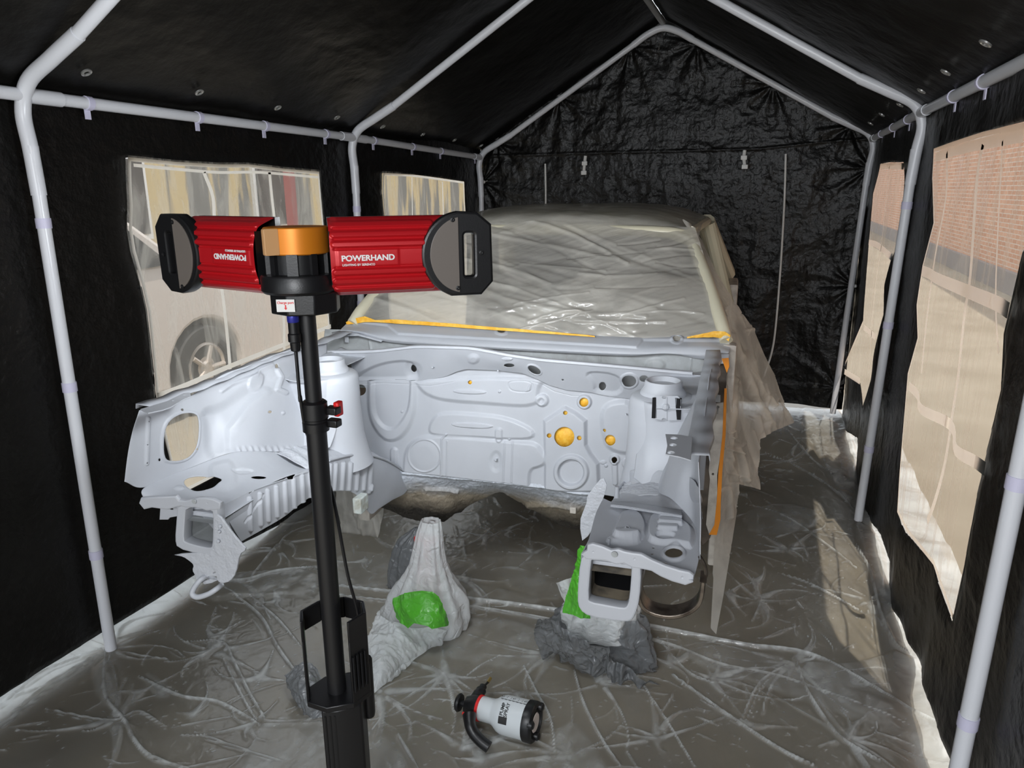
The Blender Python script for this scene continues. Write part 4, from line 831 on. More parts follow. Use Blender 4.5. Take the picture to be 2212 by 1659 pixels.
tt = s_poly(mp(c2, [(330, 985), (560, 1015), (860, 1038), (1380, 1090), (2050, 1180), (2120, 1200), (2100, 1300), (1990, 1340), (1975, 1490), (1850, 1470), (1700, 1400), (1600, 1330), (1520, 1290), (1440, 1240), (1350, 1190), (1290, 1195), (1200, 1240), (1100, 1280), (1020, 1350), (960, 1360), (920, 1390), (880, 1428), (840, 1432), (780, 1405), (690, 1422), (560, 1392), (430, 1330), (360, 1310), (280, 1200), (280, 1050)]))
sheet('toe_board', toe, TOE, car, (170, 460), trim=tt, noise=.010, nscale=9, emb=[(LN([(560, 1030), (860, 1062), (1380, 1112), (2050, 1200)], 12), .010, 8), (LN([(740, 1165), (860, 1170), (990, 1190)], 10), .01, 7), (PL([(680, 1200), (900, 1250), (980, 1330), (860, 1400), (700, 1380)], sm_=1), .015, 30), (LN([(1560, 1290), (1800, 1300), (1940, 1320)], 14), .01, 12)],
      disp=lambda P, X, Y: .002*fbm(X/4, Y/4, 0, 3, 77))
b = MB(); b.box(A2(1910, 1335, 'y', -.06), (.022, .012, .022)); b.build('clip_tab', CREAM, car, local=True, bevel=.002)
# underbody: floor pan, sills and rear body
b = MB(); b.box((0, 1.45, -.30), (1.30, 1.5, .05)); b.box((0, 1.45, -.24), (.34, 1.5, .10)); b.build('floor_pan', DIRTY, car, local=True, bevel=.01)
for s in (-1, 1):
    prf = [(-.36, .08), (-.36, 2.2), (.0, 2.3), (.42, 2.2), (.47, 1.7), (.47, 1.45), (-.18, 1.30), (-.22, .12), (.44, .10), (.44, .06)]
    o = curve_plate('body_side', [(y, z) for z, y in prf], [], (s*.70, 0, 0), (0, 1, 0), (0, 0, 1), .05, CREAM, None, bevel=.008); o.parent = car
rf = [[(x, y, z-.06*(abs(x)/.53)**4) for x in (-.53, -.4, -.2, 0, .2, .4, .53)] for y, z in ((.50, .80), (.60, .835), (.95, .862), (1.5, .85), (1.9, .80))]
sheet('roof_panel', rf, CREAMR, car, (50, 60), thick=.003)
P = [(.60*0-.525, .52, .775), (-.40, .505, .79), (0, .50, .795), (.40, .505, .79), (.525, .52, .775)]; b = MB(); b.tube(crv(P, 5), .022, 12); b.build('windscreen_header', CREAMR, car, local=True)
for s in (-1, 1):
    b = MB(); b.tube(crv([(s*.525, .52, .775), (s*.60, .32, .65), (s*.665, .12, .52), (s*.69, .06, .46)], 5), .022, 12); b.build('windscreen_pillar', CREAMR, car, local=True)
    b = MB(); b.tube(crv([(s*.53, .54, .79), (s*.56, 1.2, .80), (s*.54, 1.9, .76)], 5), .02, 10); b.build('roof_rail', CREAMR, car, local=True)
    b = MB(); b.tube(crv([(s*.54, 1.6, .78), (s*.66, 2.0, .47)], 3), .05, 10); b.build('rear_pillar', CREAMR, car, local=True)
    b = MB(); b.tube(crv([(s*.57, 1.25, .79), (s*.68, 1.35, .4)], 3), .03, 10); b.build('door_pillar', CREAMR, car, local=True)
b = MB(); p = A(1195, 565, 'y', .95); b.lathe(p-np.array([.16, 0, 0]), (1, 0, 0), [(0, 0), (.06, .02), (.085, .08), (.09, .16), (.085, .24), (.06, .30), (0, .32)], 20, cap=False); b.tube([p-np.array([0, 0, .05]), p-np.array([0, 0, .45])], .05, 10)
b.build('seat_back', mat('dark seat cloth', (.02, .022, .028), .8), car, local=True)
CAB = mat('cabin interior', (.40, .38, .34), .7, col2=(.25, .24, .22), vscale=3)
b = MB(); b.box((0, 1.75, .10), (1.28, .06, .75)); b.build('rear_bulkhead', CAB, car, local=True, bevel=.01)
mesh('dash_panel', [(-.66, .10, .42), (.66, .10, .42), (.66, .34, .36), (-.66, .34, .36)], [(0, 1, 2, 3)], CAB, car, local=True); solid(bpy.data.objects['dash_panel'], .01)
mesh('cabin_floor', [(-.66, .80, -.22), (.66, .80, -.22), (.66, 1.75, -.2), (-.66, 1.75, -.2)], [(0, 1, 2, 3)], CAB, car, local=True); solid(bpy.data.objects['cabin_floor'], .005)
# hinge pillar on the right with hinge strip and tape
pn = [[A3(x, y, 'y', v) for x, y in r] for v, r in ((.02, [(975, 110), (1020, 100), (1062, 92)]), (.03, [(955, 250), (1000, 260), (1050, 280)]), (.03, [(890, 450), (970, 470), (1040, 500)]), (.03, [(860, 640), (940, 670), (1018, 700)]), (.03, [(900, 850), (950, 860), (1004, 860)]), (.03, [(910, 1000), (950, 990), (990, 980)]), (.03, [(920, 1100), (945, 1080), (965, 1060)]))]
sheet('hinge_pillar', pn, RUST, car, (180, 60), noise=.012, nscale=14)
def yplate(name, pts, y, mt, t=.003, lab=None, hl=()): return front_plate(name, pts, c3, y, hl, t, .001, mt, lab)
yplate('hinge_strip', [(982, 335), (1036, 325), (1032, 500), (1018, 620), (1002, 720), (1004, 840), (990, 960), (1006, 1010), (962, 1040), (945, 985), (955, 860), (966, 740), (960, 690), (972, 520)], -.005, CREAM, .01, 'cream hinge strip', [(1008, 348, 9, 1), (981, 712, 8, 1)])
yplate('tape_strip', [(1044, 250), (1054, 250), (1048, 500), (1030, 700), (1022, 860), (1020, 960), (1000, 1044), (961, 1042), (990, 990), (1003, 860), (1012, 700), (1034, 500)], -.013, TAPEO, .0008, 'orange tape edge down the door opening')
yplate('tape_strip', [(1030, 88), (1064, 84), (1068, 130), (1056, 160)], -.012, TAPEO, .0008, 'orange tape below the scuttle end')
# tape along the windscreen base
tp = [[A8(x, y, 'y', .055) for x, y in r] for r in ([(60, 566), (100, 548), (150, 538), (200, 556), (300, 553), (420, 562), (600, 575), (800, 592), (1000, 608), (1200, 626), (1250, 632)], [(62, 578), (100, 574), (150, 566), (200, 566), (300, 573), (420, 580), (600, 592), (800, 606), (1000, 620), (1200, 634), (1250, 638)])]
sheet('tape_strip', tp, TAPE, car, (14, 300), noise=.006, nscale=30, thick=.0006, label='orange tape along the windscreen base', linear=True)
tp = [[A8(x, y, 'y', .05) for x, y in r] for r in ([(1690, 636), (1760, 622), (1820, 608), (1870, 610), (1898, 628)], [(1690, 642), (1760, 640), (1820, 638), (1870, 645), (1890, 658)])]
sheet('tape_strip', tp, TAPE, car, (24, 80), noise=.01, nscale=30, thick=.0006, label='crumpled orange tape at the scuttle end', linear=True)

# ------------------------------------------------------------------ plastic sheet draped over the cabin
COVER = film('cover film', .42, (.84, .81, .74), .17, .4, wr=.26, wscale=3.0, stretch=(1, 1, 2.2), attr='fold', amul=.28, bumps=.45, bscale=8)
COVERD = film('cover film side', .58, (.92, .89, .82), .25, .6, wr=.25, wscale=5, attr='fold', amul=.4, bumps=.8, bscale=12)
cov = thing('cover_sheet', 'crumpled translucent plastic sheet taped over the car cabin, trailing down its right side', 'plastic sheet', tuple(TC), CYAW)
def rfold(seed, n, box, amp, wd, ang=None, ln=(.3, .9)):
    """random straight-ish folds in pixel space -> height field"""
    rg = random.Random(seed); S = []
    for _ in range(n):
        x, y = rg.uniform(box[0], box[2]), rg.uniform(box[1], box[3]); a = rg.gauss(*ang) if ang else rg.uniform(0, 3.14); l = rg.uniform(*ln)*(box[2]-box[0])
        cv = rg.uniform(-.25, .25); P = [(x+l*t*math.cos(a+cv*t), y+l*t*math.sin(a+cv*t)) for t in np.linspace(-.5, .5, 5)]; S.append((P, rg.uniform(.5, 1)*wd, rg.choice((1, 1, -.6))*rg.uniform(.3, 1)*amp))
    def f(X, Y):
        h = np.zeros(X.shape)
        for P, w_, a_ in S:
            x0, x1 = min(p[0] for p in P)-3*w_, max(p[0] for p in P)+3*w_; y0, y1 = min(p[1] for p in P)-3*w_, max(p[1] for p in P)+3*w_
            m_ = (X > x0) & (X < x1) & (Y > y0) & (Y < y1)
            if m_.any():
                d = s_line(P, 0)(X[m_], Y[m_]); h[m_] += a_*np.exp(-(d/w_)**2)
        return h
    return f
fa = {'fold': lambda P, X, Y, d: np.clip(np.abs(d)*55, 0, 1)}
w0 = [[(-.545, .53, .80), (-.3, .51, .815), (0, .50, .82), (.3, .51, .815), (.545, .53, .80)], [(-.60, .36, .68), (-.3, .33, .70), (0, .32, .70), (.3, .33, .70), (.60, .36, .68)],
      [(-.66, .18, .56), (-.3, .16, .58), (0, .15, .58), (.3, .16, .575), (.66, .18, .56)], [(-.70, .075, .462), (-.3, .075, .462), (0, .075, .458), (.3, .075, .452), (.70, .07, .446)]]
f_a, f_b = rfold(5, 34, (740, 480, 1560, 740), .005, 7, (.32, .10), (.3, .9)), rfold(6, 26, (1150, 520, 1580, 740), .005, 4, (-.10, .10), (.15, .5))
sheet('windscreen_cover', w0, COVER, cov, (190, 420), thick=0, attr=fa, disp=lambda P, X, Y: .006+f_a(X, Y)+f_b(X, Y)+.005*vnoise(P[..., 0]*3, P[..., 2]*5, 0, 3)+.002*fbm(P[..., 0]*4+P[..., 2]*9, P[..., 2]*30-P[..., 0]*9, 0, 3, 4, True))
r0 = [[(x*1.03, y, z+.012-.06*(abs(x)/.53)**4) for x in (-.545, -.4, -.2, 0, .2, .4, .545)] for y, z in ((.50, .80), (.60, .845), (.95, .872), (1.5, .862), (2.0, .80))]
sheet('roof_cover', r0, COVER, cov, (90, 150), thick=0, attr=fa, noise=.008, nscale=6)
dn = [[A(*v) for v in [(x, y, 'y', q) for x, y, q in r]] for r in (
    [(1474, 474, .55), (1484, 476, .55), (1492, 480, .56), (1502, 482, .58), (1512, 482, .60)],
    [(1524, 600, .34), (1537, 592, .40), (1550, 585, .50), (1562, 580, .62), (1580, 584, .80)],
    [(1562, 735, .06), (1580, 722, .20), (1605, 712, .40), (1632, 705, .62), (1660, 705, .90)],
    [(1564, 850, .00), (1590, 845, .15), (1622, 835, .36), (1665, 828, .60), (1720, 825, .95)],
    [(1564, 950, -.01), (1588, 952, .10), (1620, 945, .28), (1670, 935, .50), (1740, 920, .90)],
    [(1560, 1050, -.01), (1578, 1052, .06), (1604, 1048, .16), (1642, 1058, .28), (1700, 1060, .40)],
    [(1545, 1160, -.01), (1562, 1165, .02), (1580, 1165, .05), (1600, 1170, .08), (1640, 1180, .10)],
    [(1530, 1400, -.03), (1545, 1400, -.02), (1562, 1400, -.01), (1580, 1400, .0), (1600, 1400, .0)])]
dt = s_poly([(1470, 470), (1492, 483), (1517, 520), (1545, 583), (1586, 652), (1627, 709), (1651, 766), (1683, 829), (1710, 898), (1716, 912), (1692, 924), (1672, 930), (1640, 948), (1642, 1000), (1643, 1058), (1615, 1050), (1592, 1045), (1594, 1090), (1580, 1180), (1562, 1290), (1547, 1370), (1535, 1357), (1541, 1250), (1532, 1180), (1552, 1150), (1560, 1060), (1566, 950), (1570, 860), (1572, 760), (1566, 700), (1545, 640), (1515, 540), (1490, 500)])
f_c, f_d = rfold(9, 34, (1560, 650, 1700, 1100), .014, 7, (1.25, .25), (.5, 2.2)), rfold(10, 60, (1560, 650, 1710, 1300), .008, 3, None, (.1, .5))
sheet('side_cover', dn, COVERD, cov, (420, 150), thick=0, trim=dt, attr=fa, disp=lambda P, X, Y: f_c(X, Y)+f_d(X, Y))
hn = [[A(x, y, 'y', .55) for x, y in r] for r in ([(728, 1010), (780, 1015), (835, 1020)], [(724, 1120), (775, 1120), (828, 1125)], [(715, 1260), (775, 1260), (830, 1260)])]
f_e = rfold(12, 24, (720, 1050, 830, 1250), .012, 4, (1.5, .3), (.3, 1.2))
sheet('hanging_cover', hn, COVERD, cov, (120, 70), thick=0, attr=fa, trim=s_poly([(730, 1010), (832, 1020), (828, 1110), (812, 1190), (800, 1212), (768, 1246), (732, 1238), (722, 1190), (736, 1130), (724, 1080)]), disp=lambda P, X, Y: f_e(X, Y))

# ------------------------------------------------------------------ protective film on the floor
FLOORF = film('floor film', .07, (.84, .87, .87), .2, .25, attr='lift', amul=.95, wr=.05, wscale=4, bumps=.35, bscale=16)
fxs = np.arange(-1.72, 1.72, .0052); fys = np.concatenate([np.arange(.75, 2.4, .0048), np.arange(2.4, 3.6, .0085), np.arange(3.6, 5.55, .017)])
FX, FY = np.meshgrid(fxs, fys); LH = np.zeros(FX.shape); LM = np.zeros(FX.shape)
def stroke(P, wd, h, milk=.8, taper=True, star=False):
    P = np.asarray(P)[:, :2]; x0, y0 = P.min(0)-3*wd; x1, y1 = P.max(0)+3*wd
    i0, i1 = np.searchsorted(fys, (y0, y1)); j0, j1 = np.searchsorted(fxs, (x0, x1))
    if i1-i0 < 2 or j1-j0 < 2: return
    X, Y = FX[i0:i1, j0:j1], FY[i0:i1, j0:j1]; d = np.full(X.shape, 1e9); T = np.zeros(X.shape); n = len(P)-1
    for k in range(n):
        (ax, ay), (bx, by) = P[k], P[k+1]; vx, vy = bx-ax, by-ay; t = np.clip(((X-ax)*vx+(Y-ay)*vy)/(vx*vx+vy*vy+1e-12), 0, 1); e = np.hypot(X-ax-t*vx, Y-ay-t*vy)
        u = e < d; d = np.where(u, e, d); T = np.where(u, (k+t)/n, T)
    w_ = wd*(.25+.75*np.sin(np.pi*np.clip(T, .02, .98))**.7) if taper else wd
    if star: w_ = np.maximum(.0024, wd*(1-T)**1.8)
    g = np.exp(-(d/w_)**2); LH[i0:i1, j0:j1] = np.maximum(LH[i0:i1, j0:j1], h*g); LM[i0:i1, j0:j1] = np.maximum(LM[i0:i1, j0:j1], milk*sm(1.35-d/w_))
def fpx(L): return crv([W(*p, 'z', 0) for p in L], 5)
RG = random.Random(3)
def patch_(L, milk, h=.006):
    Q = np.array([W(*p, 'z', 0)[:2] for p in L]); f = s_poly(chaik(Q, 1)); s = f(FX, FY); m_ = sm(.5-s/.03)
    LM[:] = np.maximum(LM, m_*milk*(.6+.7*fbm(FX*14, FY*9, 0, 4, 5))); LH[:] = np.maximum(LH, m_*h*(.6+.5*fbm(FX*10, FY*10, 0, 3, 6)))
# creases read off the photo
for L, wd, h in (([(230, 1400), (225, 1470), (232, 1515), (270, 1560), (290, 1600), (330, 1640), (420, 1670)], .010, .014), ([(240, 1405), (150, 1460), (60, 1530), (-20, 1590)], .009, .014), ([(225, 1405), (120, 1450), (0, 1535)], .007, .012),
                 ([(205, 1420), (110, 1480), (20, 1550)], .006, .01), ([(250, 1408), (310, 1420), (370, 1428)], .006, .008), ([(400, 1390), (480, 1390), (505, 1430), (540, 1500), (575, 1560)], .008, .010), ([(480, 1420), (520, 1500), (560, 1570)], .005, .008),
                 ([(300, 1465), (350, 1490), (400, 1510), (470, 1520), (530, 1550), (560, 1570)], .009, .012), ([(420, 1585), (520, 1620), (640, 1659)], .006, .008), ([(360, 1575), (300, 1540), (240, 1560), (100, 1535)], .007, .008),
                 ([(700, 1268), (825, 1282), (1000, 1298), (1190, 1322), (1420, 1362), (1600, 1398), (1750, 1420), (1900, 1500), (2040, 1590)], .014, .020), ([(690, 1284), (825, 1300), (1000, 1312), (1190, 1342), (1420, 1388), (1560, 1440), (1700, 1470), (1960, 1570)], .010, .012),
                 ([(1000, 1470), (1040, 1440), (1080, 1420)], .006, .008), ([(860, 1590), (900, 1659)], .008, .01), ([(1130, 1440), (1160, 1500), (1190, 1560), (1200, 1659)], .006, .009), ([(930, 1440), (965, 1470), (980, 1540)], .006, .008),
                 ([(1240, 1450), (1260, 1520), (1300, 1600), (1340, 1659)], .008, .010), ([(1380, 1470), (1440, 1560), (1500, 1659)], .006, .008), ([(1450, 1460), (1560, 1540), (1680, 1620), (1760, 1659)], .008, .012), ([(1420, 1380), (1480, 1450), (1540, 1480)], .007, .01),
                 ([(1720, 1430), (1740, 1490), (1790, 1570), (1830, 1610), (1900, 1650)], .012, .015), ([(1700, 1440), (1640, 1480), (1600, 1560)], .007, .01), ([(1850, 1180), (1880, 1240), (1900, 1320), (1930, 1390), (1960, 1420)], .012, .016),
                 ([(1680, 1240), (1740, 1260), (1800, 1290), (1870, 1330)], .008, .01), ([(1650, 980), (1720, 1010), (1800, 1060), (1850, 1110)], .010, .014), ([(1700, 930), (1760, 1000), (1830, 1040)], .010, .012), ([(1610, 1090), (1700, 1120), (1800, 1190), (1850, 1230)], .008, .01),
                 ([(420, 1250), (520, 1260), (600, 1240), (690, 1230)], .016, .02), ([(480, 1270), (560, 1330), (600, 1400), (650, 1470)], .010, .012), ([(540, 1290), (600, 1340), (650, 1400)], .008, .01), ([(600, 1180), (560, 1230), (540, 1260)], .012, .016)):
    stroke(fpx(L), wd*.62, h, .9)
    if RG.random() < .6: stroke(fpx(L)+np.array([.012, -.010, 0]), wd*.35, h*.6, .6)
nodes = [W(x, y, 'z', 0)[:2] for x, y in ((240, 1405), (460, 1410), (560, 1290), (540, 1570), (250, 1560), (820, 1500), (960, 1460), (1190, 1420), (1300, 1480), (1540, 1470), (1710, 1435), (1830, 1600), (1880, 1300), (1640, 1300), (1700, 1190), (1700, 1000), (1780, 920), (1450, 1440), (600, 1190), (1150, 1200), (1000, 1250), (1000, 1620), (1230, 1640), (1420, 1600))]
for q in nodes:
    for _ in range(RG.randint(6, 11)):
        a = RG.uniform(0, 6.28); l = RG.uniform(.05, .34); cv = RG.gauss(0, .35); r_ = RG.uniform(.0, .05)
        P = [(q[0]+(r_+l*t)*math.cos(a+cv*t*t), q[1]+(r_+l*t)*math.sin(a+cv*t*t)) for t in np.linspace(0, 1, 8)]
        stroke(np.array(P), RG.uniform(.008, .022), RG.uniform(.004, .009), RG.uniform(.35, .75), star=True)
def flow(x, y): return 2.2*float(vnoise(x*1.1, y*1.1, 0, 12))+.9
for q in [(RG.uniform(-1.4, 1.4), RG.uniform(.9, 4.6)) for _ in range(70)]:
    a0 = RG.uniform(0, 6.28)
    for k in range(RG.choice((3, 3, 4, 5))):
        a = a0+k*6.28/4+RG.gauss(0, .5); l = RG.uniform(.04, .20); cv = RG.gauss(0, .4)
        stroke(np.array([(q[0]+l*t*math.cos(a+cv*t), q[1]+l*t*math.sin(a+cv*t)) for t in np.linspace(0, 1, 6)]), RG.uniform(.010, .026), .006, RG.uniform(.35, .7), star=True)
for i in range(750):
    x, y = RG.uniform(-1.6, 1.6), RG.uniform(.8, 5.4); n_ = RG.randint(3, 9); st = RG.uniform(.008, .026)*(1+max(0, y-2)*.4); P = [(x, y)]; bend = RG.gauss(0, .06)
    a0 = flow(x, y)+RG.gauss(0, .5)
    for k in range(n_): x += st*math.cos(a0); y += st*math.sin(a0); a0 += bend; P.append((x, y))
    side_ = abs(x)/1.4; stroke(np.array(P), RG.uniform(.0026, .0055)*(1+max(0, y-2.2)*.5), RG.uniform(.003, .007), RG.uniform(.2, .7))
for i in range(2600):                     # little bubbles and flecks
    x, y = RG.uniform(-1.55, 1.55), RG.uniform(.8, 3.6); a = flow(x, y)+RG.gauss(0, .4); l = RG.uniform(.003, .014)
    stroke(np.array([(x, y), (x+l*math.cos(a), y+l*math.sin(a))]), RG.choice((.0024, .0028, .0038)), .002, RG.uniform(.3, .7))
for L, m_, h in (([(560, 1565), (620, 1545), (700, 1560), (800, 1575), (860, 1610), (900, 1700), (520, 1700), (530, 1640)], .45, .004), ([(830, 1370), (900, 1330), (1180, 1345), (1190, 1440), (1100, 1450), (960, 1420), (880, 1430)], .36, .005),
                 ([(200, 1450), (232, 1420), (250, 1480), (262, 1520), (220, 1525)], .6, .02), ([(315, 1450), (350, 1475), (370, 1490), (355, 1515), (320, 1490)], .6, .01), ([(1160, 1650), (1220, 1560), (1260, 1580), (1330, 1700), (1160, 1700)], .5, .008),
                 ([(420, 1245), (520, 1240), (690, 1230), (690, 1300), (560, 1290), (430, 1300)], .55, .02), ([(1600, 1110), (1690, 1085), (1780, 1110), (1740, 1150), (1620, 1160)], .45, .006), ([(1720, 880), (1800, 870), (1850, 960), (1850, 1100), (1800, 1060), (1760, 960)], .6, .02),
                 ([(1840, 1120), (1900, 1160), (1920, 1290), (1890, 1280), (1860, 1200)], .55, .02), ([(1700, 1430), (1850, 1440), (1960, 1400), (2040, 1560), (2060, 1659), (1960, 1600), (1800, 1520)], .5, .02), ([(1420, 1370), (1700, 1430), (1900, 1520), (1960, 1600), (1700, 1500), (1500, 1440)], .38, .01),
                 ([(730, 1190), (840, 1200), (1000, 1260), (1180, 1290), (1150, 1310), (900, 1290), (700, 1260)], .30, .006), ([(1020, 1150), (1250, 1180), (1240, 1300), (1100, 1290)], .22, .004)):
    patch_(L, m_, h)
LM *= np.clip(.62+.55*fbm(FX*38, FY*24, 0, 3, 88), .25, 1)
edge = sm((np.abs(FX)-1.30)/.16); far = sm((FY-4.6)/.7)
LM = np.clip(np.maximum(LM, edge*(.55+.4*fbm(FX*5, FY*7, 0, 4, 9))), 0, 1); LM = np.clip(np.maximum(LM, far*(.5+.4*fbm(FX*5, FY*7, 0, 4, 19))), 0, 1)
LH = LH+.0015+.035*sm((np.abs(FX)-1.36)/.2)*(1+.6*vnoise(FX*6, FY*9, 0, 2))
fo = mesh('floor_sheet', np.stack([FX, FY, LH+.003], -1).reshape(-1, 3), grid_faces(*FX.shape), FLOORF)
at = fo.data.attributes.new('lift', 'FLOAT', 'POINT'); at.data.foreach_set('value', LM.ravel().astype(np.float32))
tag(fo, 'clear creased plastic sheet covering the whole floor of the canopy', 'plastic sheet')

# ------------------------------------------------------------------ bags and axle stands
BW = film('white bag film', .84, (.93, .96, .97), .26, .35, bumps=1., bscale=22)
BG = film('grey bag film', .82, (.20, .21, .22), .2, .15, bumps=1., bscale=18, spec=.8)
BGL = film('green print film', .96, (.10, .50, .03), .22, .2, bumps=.8, bscale=25, spec=.7)
def cr(sc, a, seed=0):
    return lambda P, X, Y: a*fbm(P[..., 0]*sc+3*vnoise(P[..., 0]*3, P[..., 2]*3, 0, 1), P[..., 1]*sc, P[..., 2]*sc*.5, 4, seed, True)
def rings(name, rows, mt, yc, dep=.8, seed=0, folds=11, amp=.05, cr_=.012, n=110):
    """gathered bag: rows of (left px, right px, py) at depth y = yc, joined round"""
    R = []
    for xl, xr, py in rows:
        a, b_ = W(*c7(xl, py), 'y', yc), W(*c7(xr, py), 'y', yc); R.append(((a+b_)/2, np.linalg.norm(b_-a)/2))
    zz = np.array([[c[0], c[1], c[2], r] for c, r in R]); k = 70; t = np.linspace(0, len(R)-1, k); Q = catm(zz[:, None, :], k, 1)[:, 0] if False else np.stack([np.interp(t, range(len(R)), zz[:, i]) for i in range(4)], 1)
    th = np.linspace(0, 2*math.pi, n, endpoint=False); T, K = np.meshgrid(th, np.arange(k)); c = Q[K]
    r = c[..., 3]*(1+amp*np.sin(folds*T+2*vnoise(K/14, T*1.5, 0, seed))+amp*1.6*fbm(np.cos(T)*2.5, np.sin(T)*2.5, K/18, 4, seed, True))
    X = c[..., 0]+r*np.cos(T); Y = c[..., 1]+r*dep*np.sin(T); Z = c[..., 2]+cr_*fbm(np.cos(T)*3, np.sin(T)*3, K/9, 3, seed+5)*(K > 3)
    Z = np.maximum(Z, .006); V = np.stack([X, Y, Z], -1).reshape(-1, 3)
    F_ = np.array([(i*n+j, i*n+(j+1) % n, (i+1)*n+(j+1) % n, (i+1)*n+j) for i in range(k-1) for j in range(n)])
    return V, F_
def join(name, parts, mt):
    V = []; F_ = []; o_ = 0
    for v, f in parts: V.append(v); F_.append(f+o_); o_ += len(v)
    return mesh(name, np.vstack(V), np.vstack(F_), mt)
def netpart(net, res, sc=14, a=.02, seed=0):
    P = catm(np.array(net, float), *res); n, _ = nrm(P, CAM); d = cr(sc, a, seed)(P, 0, 0)+.004*fbm(P[..., 0]*50, P[..., 1]*50, P[..., 2]*50, 3, seed); P = P+n*d[..., None]; P[..., 2] = np.maximum(P[..., 2], .007); return P.reshape(-1, 3), grid_faces(*res)
w_a = rings('x', [(480, 600, 76), (455, 608, 150), (435, 622, 250), (415, 640, 370), (380, 665, 450), (335, 720, 520), (285, 765, 600), (255, 770, 690), (215, 760, 760), (200, 740, 830)], BW, 1.98, .8, 4, amp=.05)
sk = [[W(*c7(x, y), 'z', z) for x, y, z in r] for r in ([(180, 740, .05), (330, 800, .09), (500, 810, .10), (640, 800, .08), (690, 790, .03)], [(110, 900, .04), (250, 880, .07), (400, 880, .07), (560, 880, .04), (660, 870, .01)],
      [(100, 1000, .03), (200, 1000, .06), (300, 990, .05), (430, 980, .03), (560, 930, .01)], [(112, 1130, .02), (180, 1120, .05), (260, 1080, .04), (330, 1060, .02), (420, 1030, .01)], [(125, 1300, .01), (150, 1260, .02), (190, 1220, .02), (240, 1170, .015), (300, 1110, .01)])]
bagw = tag(join('plastic_bag', [w_a, netpart(sk, (110, 110), 11, .028, 5)], BW), 'white plastic bag over the left-hand stand, its tail spread on the floor', 'plastic bag')
gn = [[W(*c7(x, y), 'y', v) for x, y, v in r] for r in ([(280, 560, 1.86), (380, 545, 1.80), (480, 545, 1.79), (580, 560, 1.81), (660, 600, 1.86)], [(270, 660, 1.80), (380, 650, 1.76), (480, 650, 1.75), (580, 660, 1.77), (670, 680, 1.84)], [(270, 820, 1.76), (380, 830, 1.72), (480, 830, 1.71), (580, 830, 1.74), (670, 820, 1.82)])]
tag(sheet('plastic_bag', gn, BGL, None, (120, 150), car=False, thick=0, trim=s_poly(mp(c7, [(284, 735), (290, 640), (330, 590), (400, 568), (480, 560), (550, 568), (590, 600), (612, 690), (650, 765), (642, 792), (590, 800), (540, 815), (520, 795), (440, 775), (400, 812), (350, 775)])), disp=cr(12, .022, 8)), 'bright green plastic bag tucked against the white bag on the left', 'plastic bag')
tag(join('plastic_bag', [rings('x', [(430, 460, 125), (330, 470, 210), (295, 470, 290), (275, 460, 380), (262, 440, 470), (258, 420, 560), (255, 400, 600)], BG, 2.20, .7, 11, amp=.08)], BG), 'grey plastic bag behind the white bag on the left stand', 'plastic bag')
# right stand: white and green bag, grey bag
rw = rings('x', [(1560, 1900, 560), (1530, 1940, 620), (1450, 1950, 700), (1445, 1960, 760), (1455, 1960, 800)], BW, 2.0, .8, 21)
tag(join('plastic_bag', [rw], BW), 'white plastic bag under the open right rail end', 'plastic bag')
gn = [[W(*c7(x, y), 'y', v) for x, y, v in r] for r in ([(1560, 240, 1.80), (1600, 245, 1.78), (1640, 250, 1.80)], [(1500, 420, 1.80), (1560, 425, 1.77), (1620, 430, 1.80)], [(1460, 600, 1.80), (1540, 605, 1.75), (1620, 610, 1.80)], [(1430, 760, 1.78), (1530, 765, 1.74), (1640, 770, 1.80)])]
gb = tag(sheet('plastic_bag', gn, BGL, None, (130, 70), car=False, thick=0, trim=s_poly(mp(c7, [(1578, 246), (1612, 250), (1600, 420), (1600, 640), (1610, 740), (1560, 745), (1500, 722), (1448, 706), (1460, 650), (1490, 560), (1525, 420), (1560, 300)])), disp=cr(12, .018, 18)), 'green plastic bag hanging beside the right-hand rail end', 'plastic bag')
wn = [[W(*c7(x, y), 'y', v) for x, y, v in r] for r in ([(1398, 500, 1.84), (1450, 480, 1.82), (1510, 470, 1.84)], [(1430, 570, 1.84), (1480, 550, 1.82), (1510, 540, 1.84)], [(1475, 640, 1.84), (1490, 620, 1.83), (1512, 600, 1.84)])]
sheet('white_corner', wn, BW, gb, (40, 40), car=False, thick=0, disp=cr(12, .01, 28), label='white corner of the bag')
g_a = rings('x', [(1500, 1980, 690), (1420, 2000, 760), (1390, 2010, 830), (1480, 2030, 900), (1560, 2045, 960), (1640, 2060, 1030), (1700, 2066, 1080)], BG, 1.98, .45, 31, amp=.07)
g_b = netpart([[W(*c7(x, y), 'z', z) for x, y, z in r] for r in ([(1270, 740, .22), (1380, 745, .24), (1500, 800, .22), (1640, 890, .20), (1760, 900, .20)], [(1265, 830, .12), (1370, 850, .16), (1480, 900, .15), (1620, 990, .12), (1780, 1020, .10)], [(1300, 950, .05), (1400, 950, .08), (1520, 1000, .07), (1680, 1080, .06), (1960, 1110, .06)], [(1320, 985, .01), (1410, 975, .02), (1560, 1060, .02), (1780, 1140, .02), (2120, 1190, .01)])], (110, 130), 13, .035, 33)
tag(join('plastic_bag', [g_a, g_b], BG), 'crumpled grey plastic bag round the right-hand stand, spilling on to the floor', 'plastic bag')
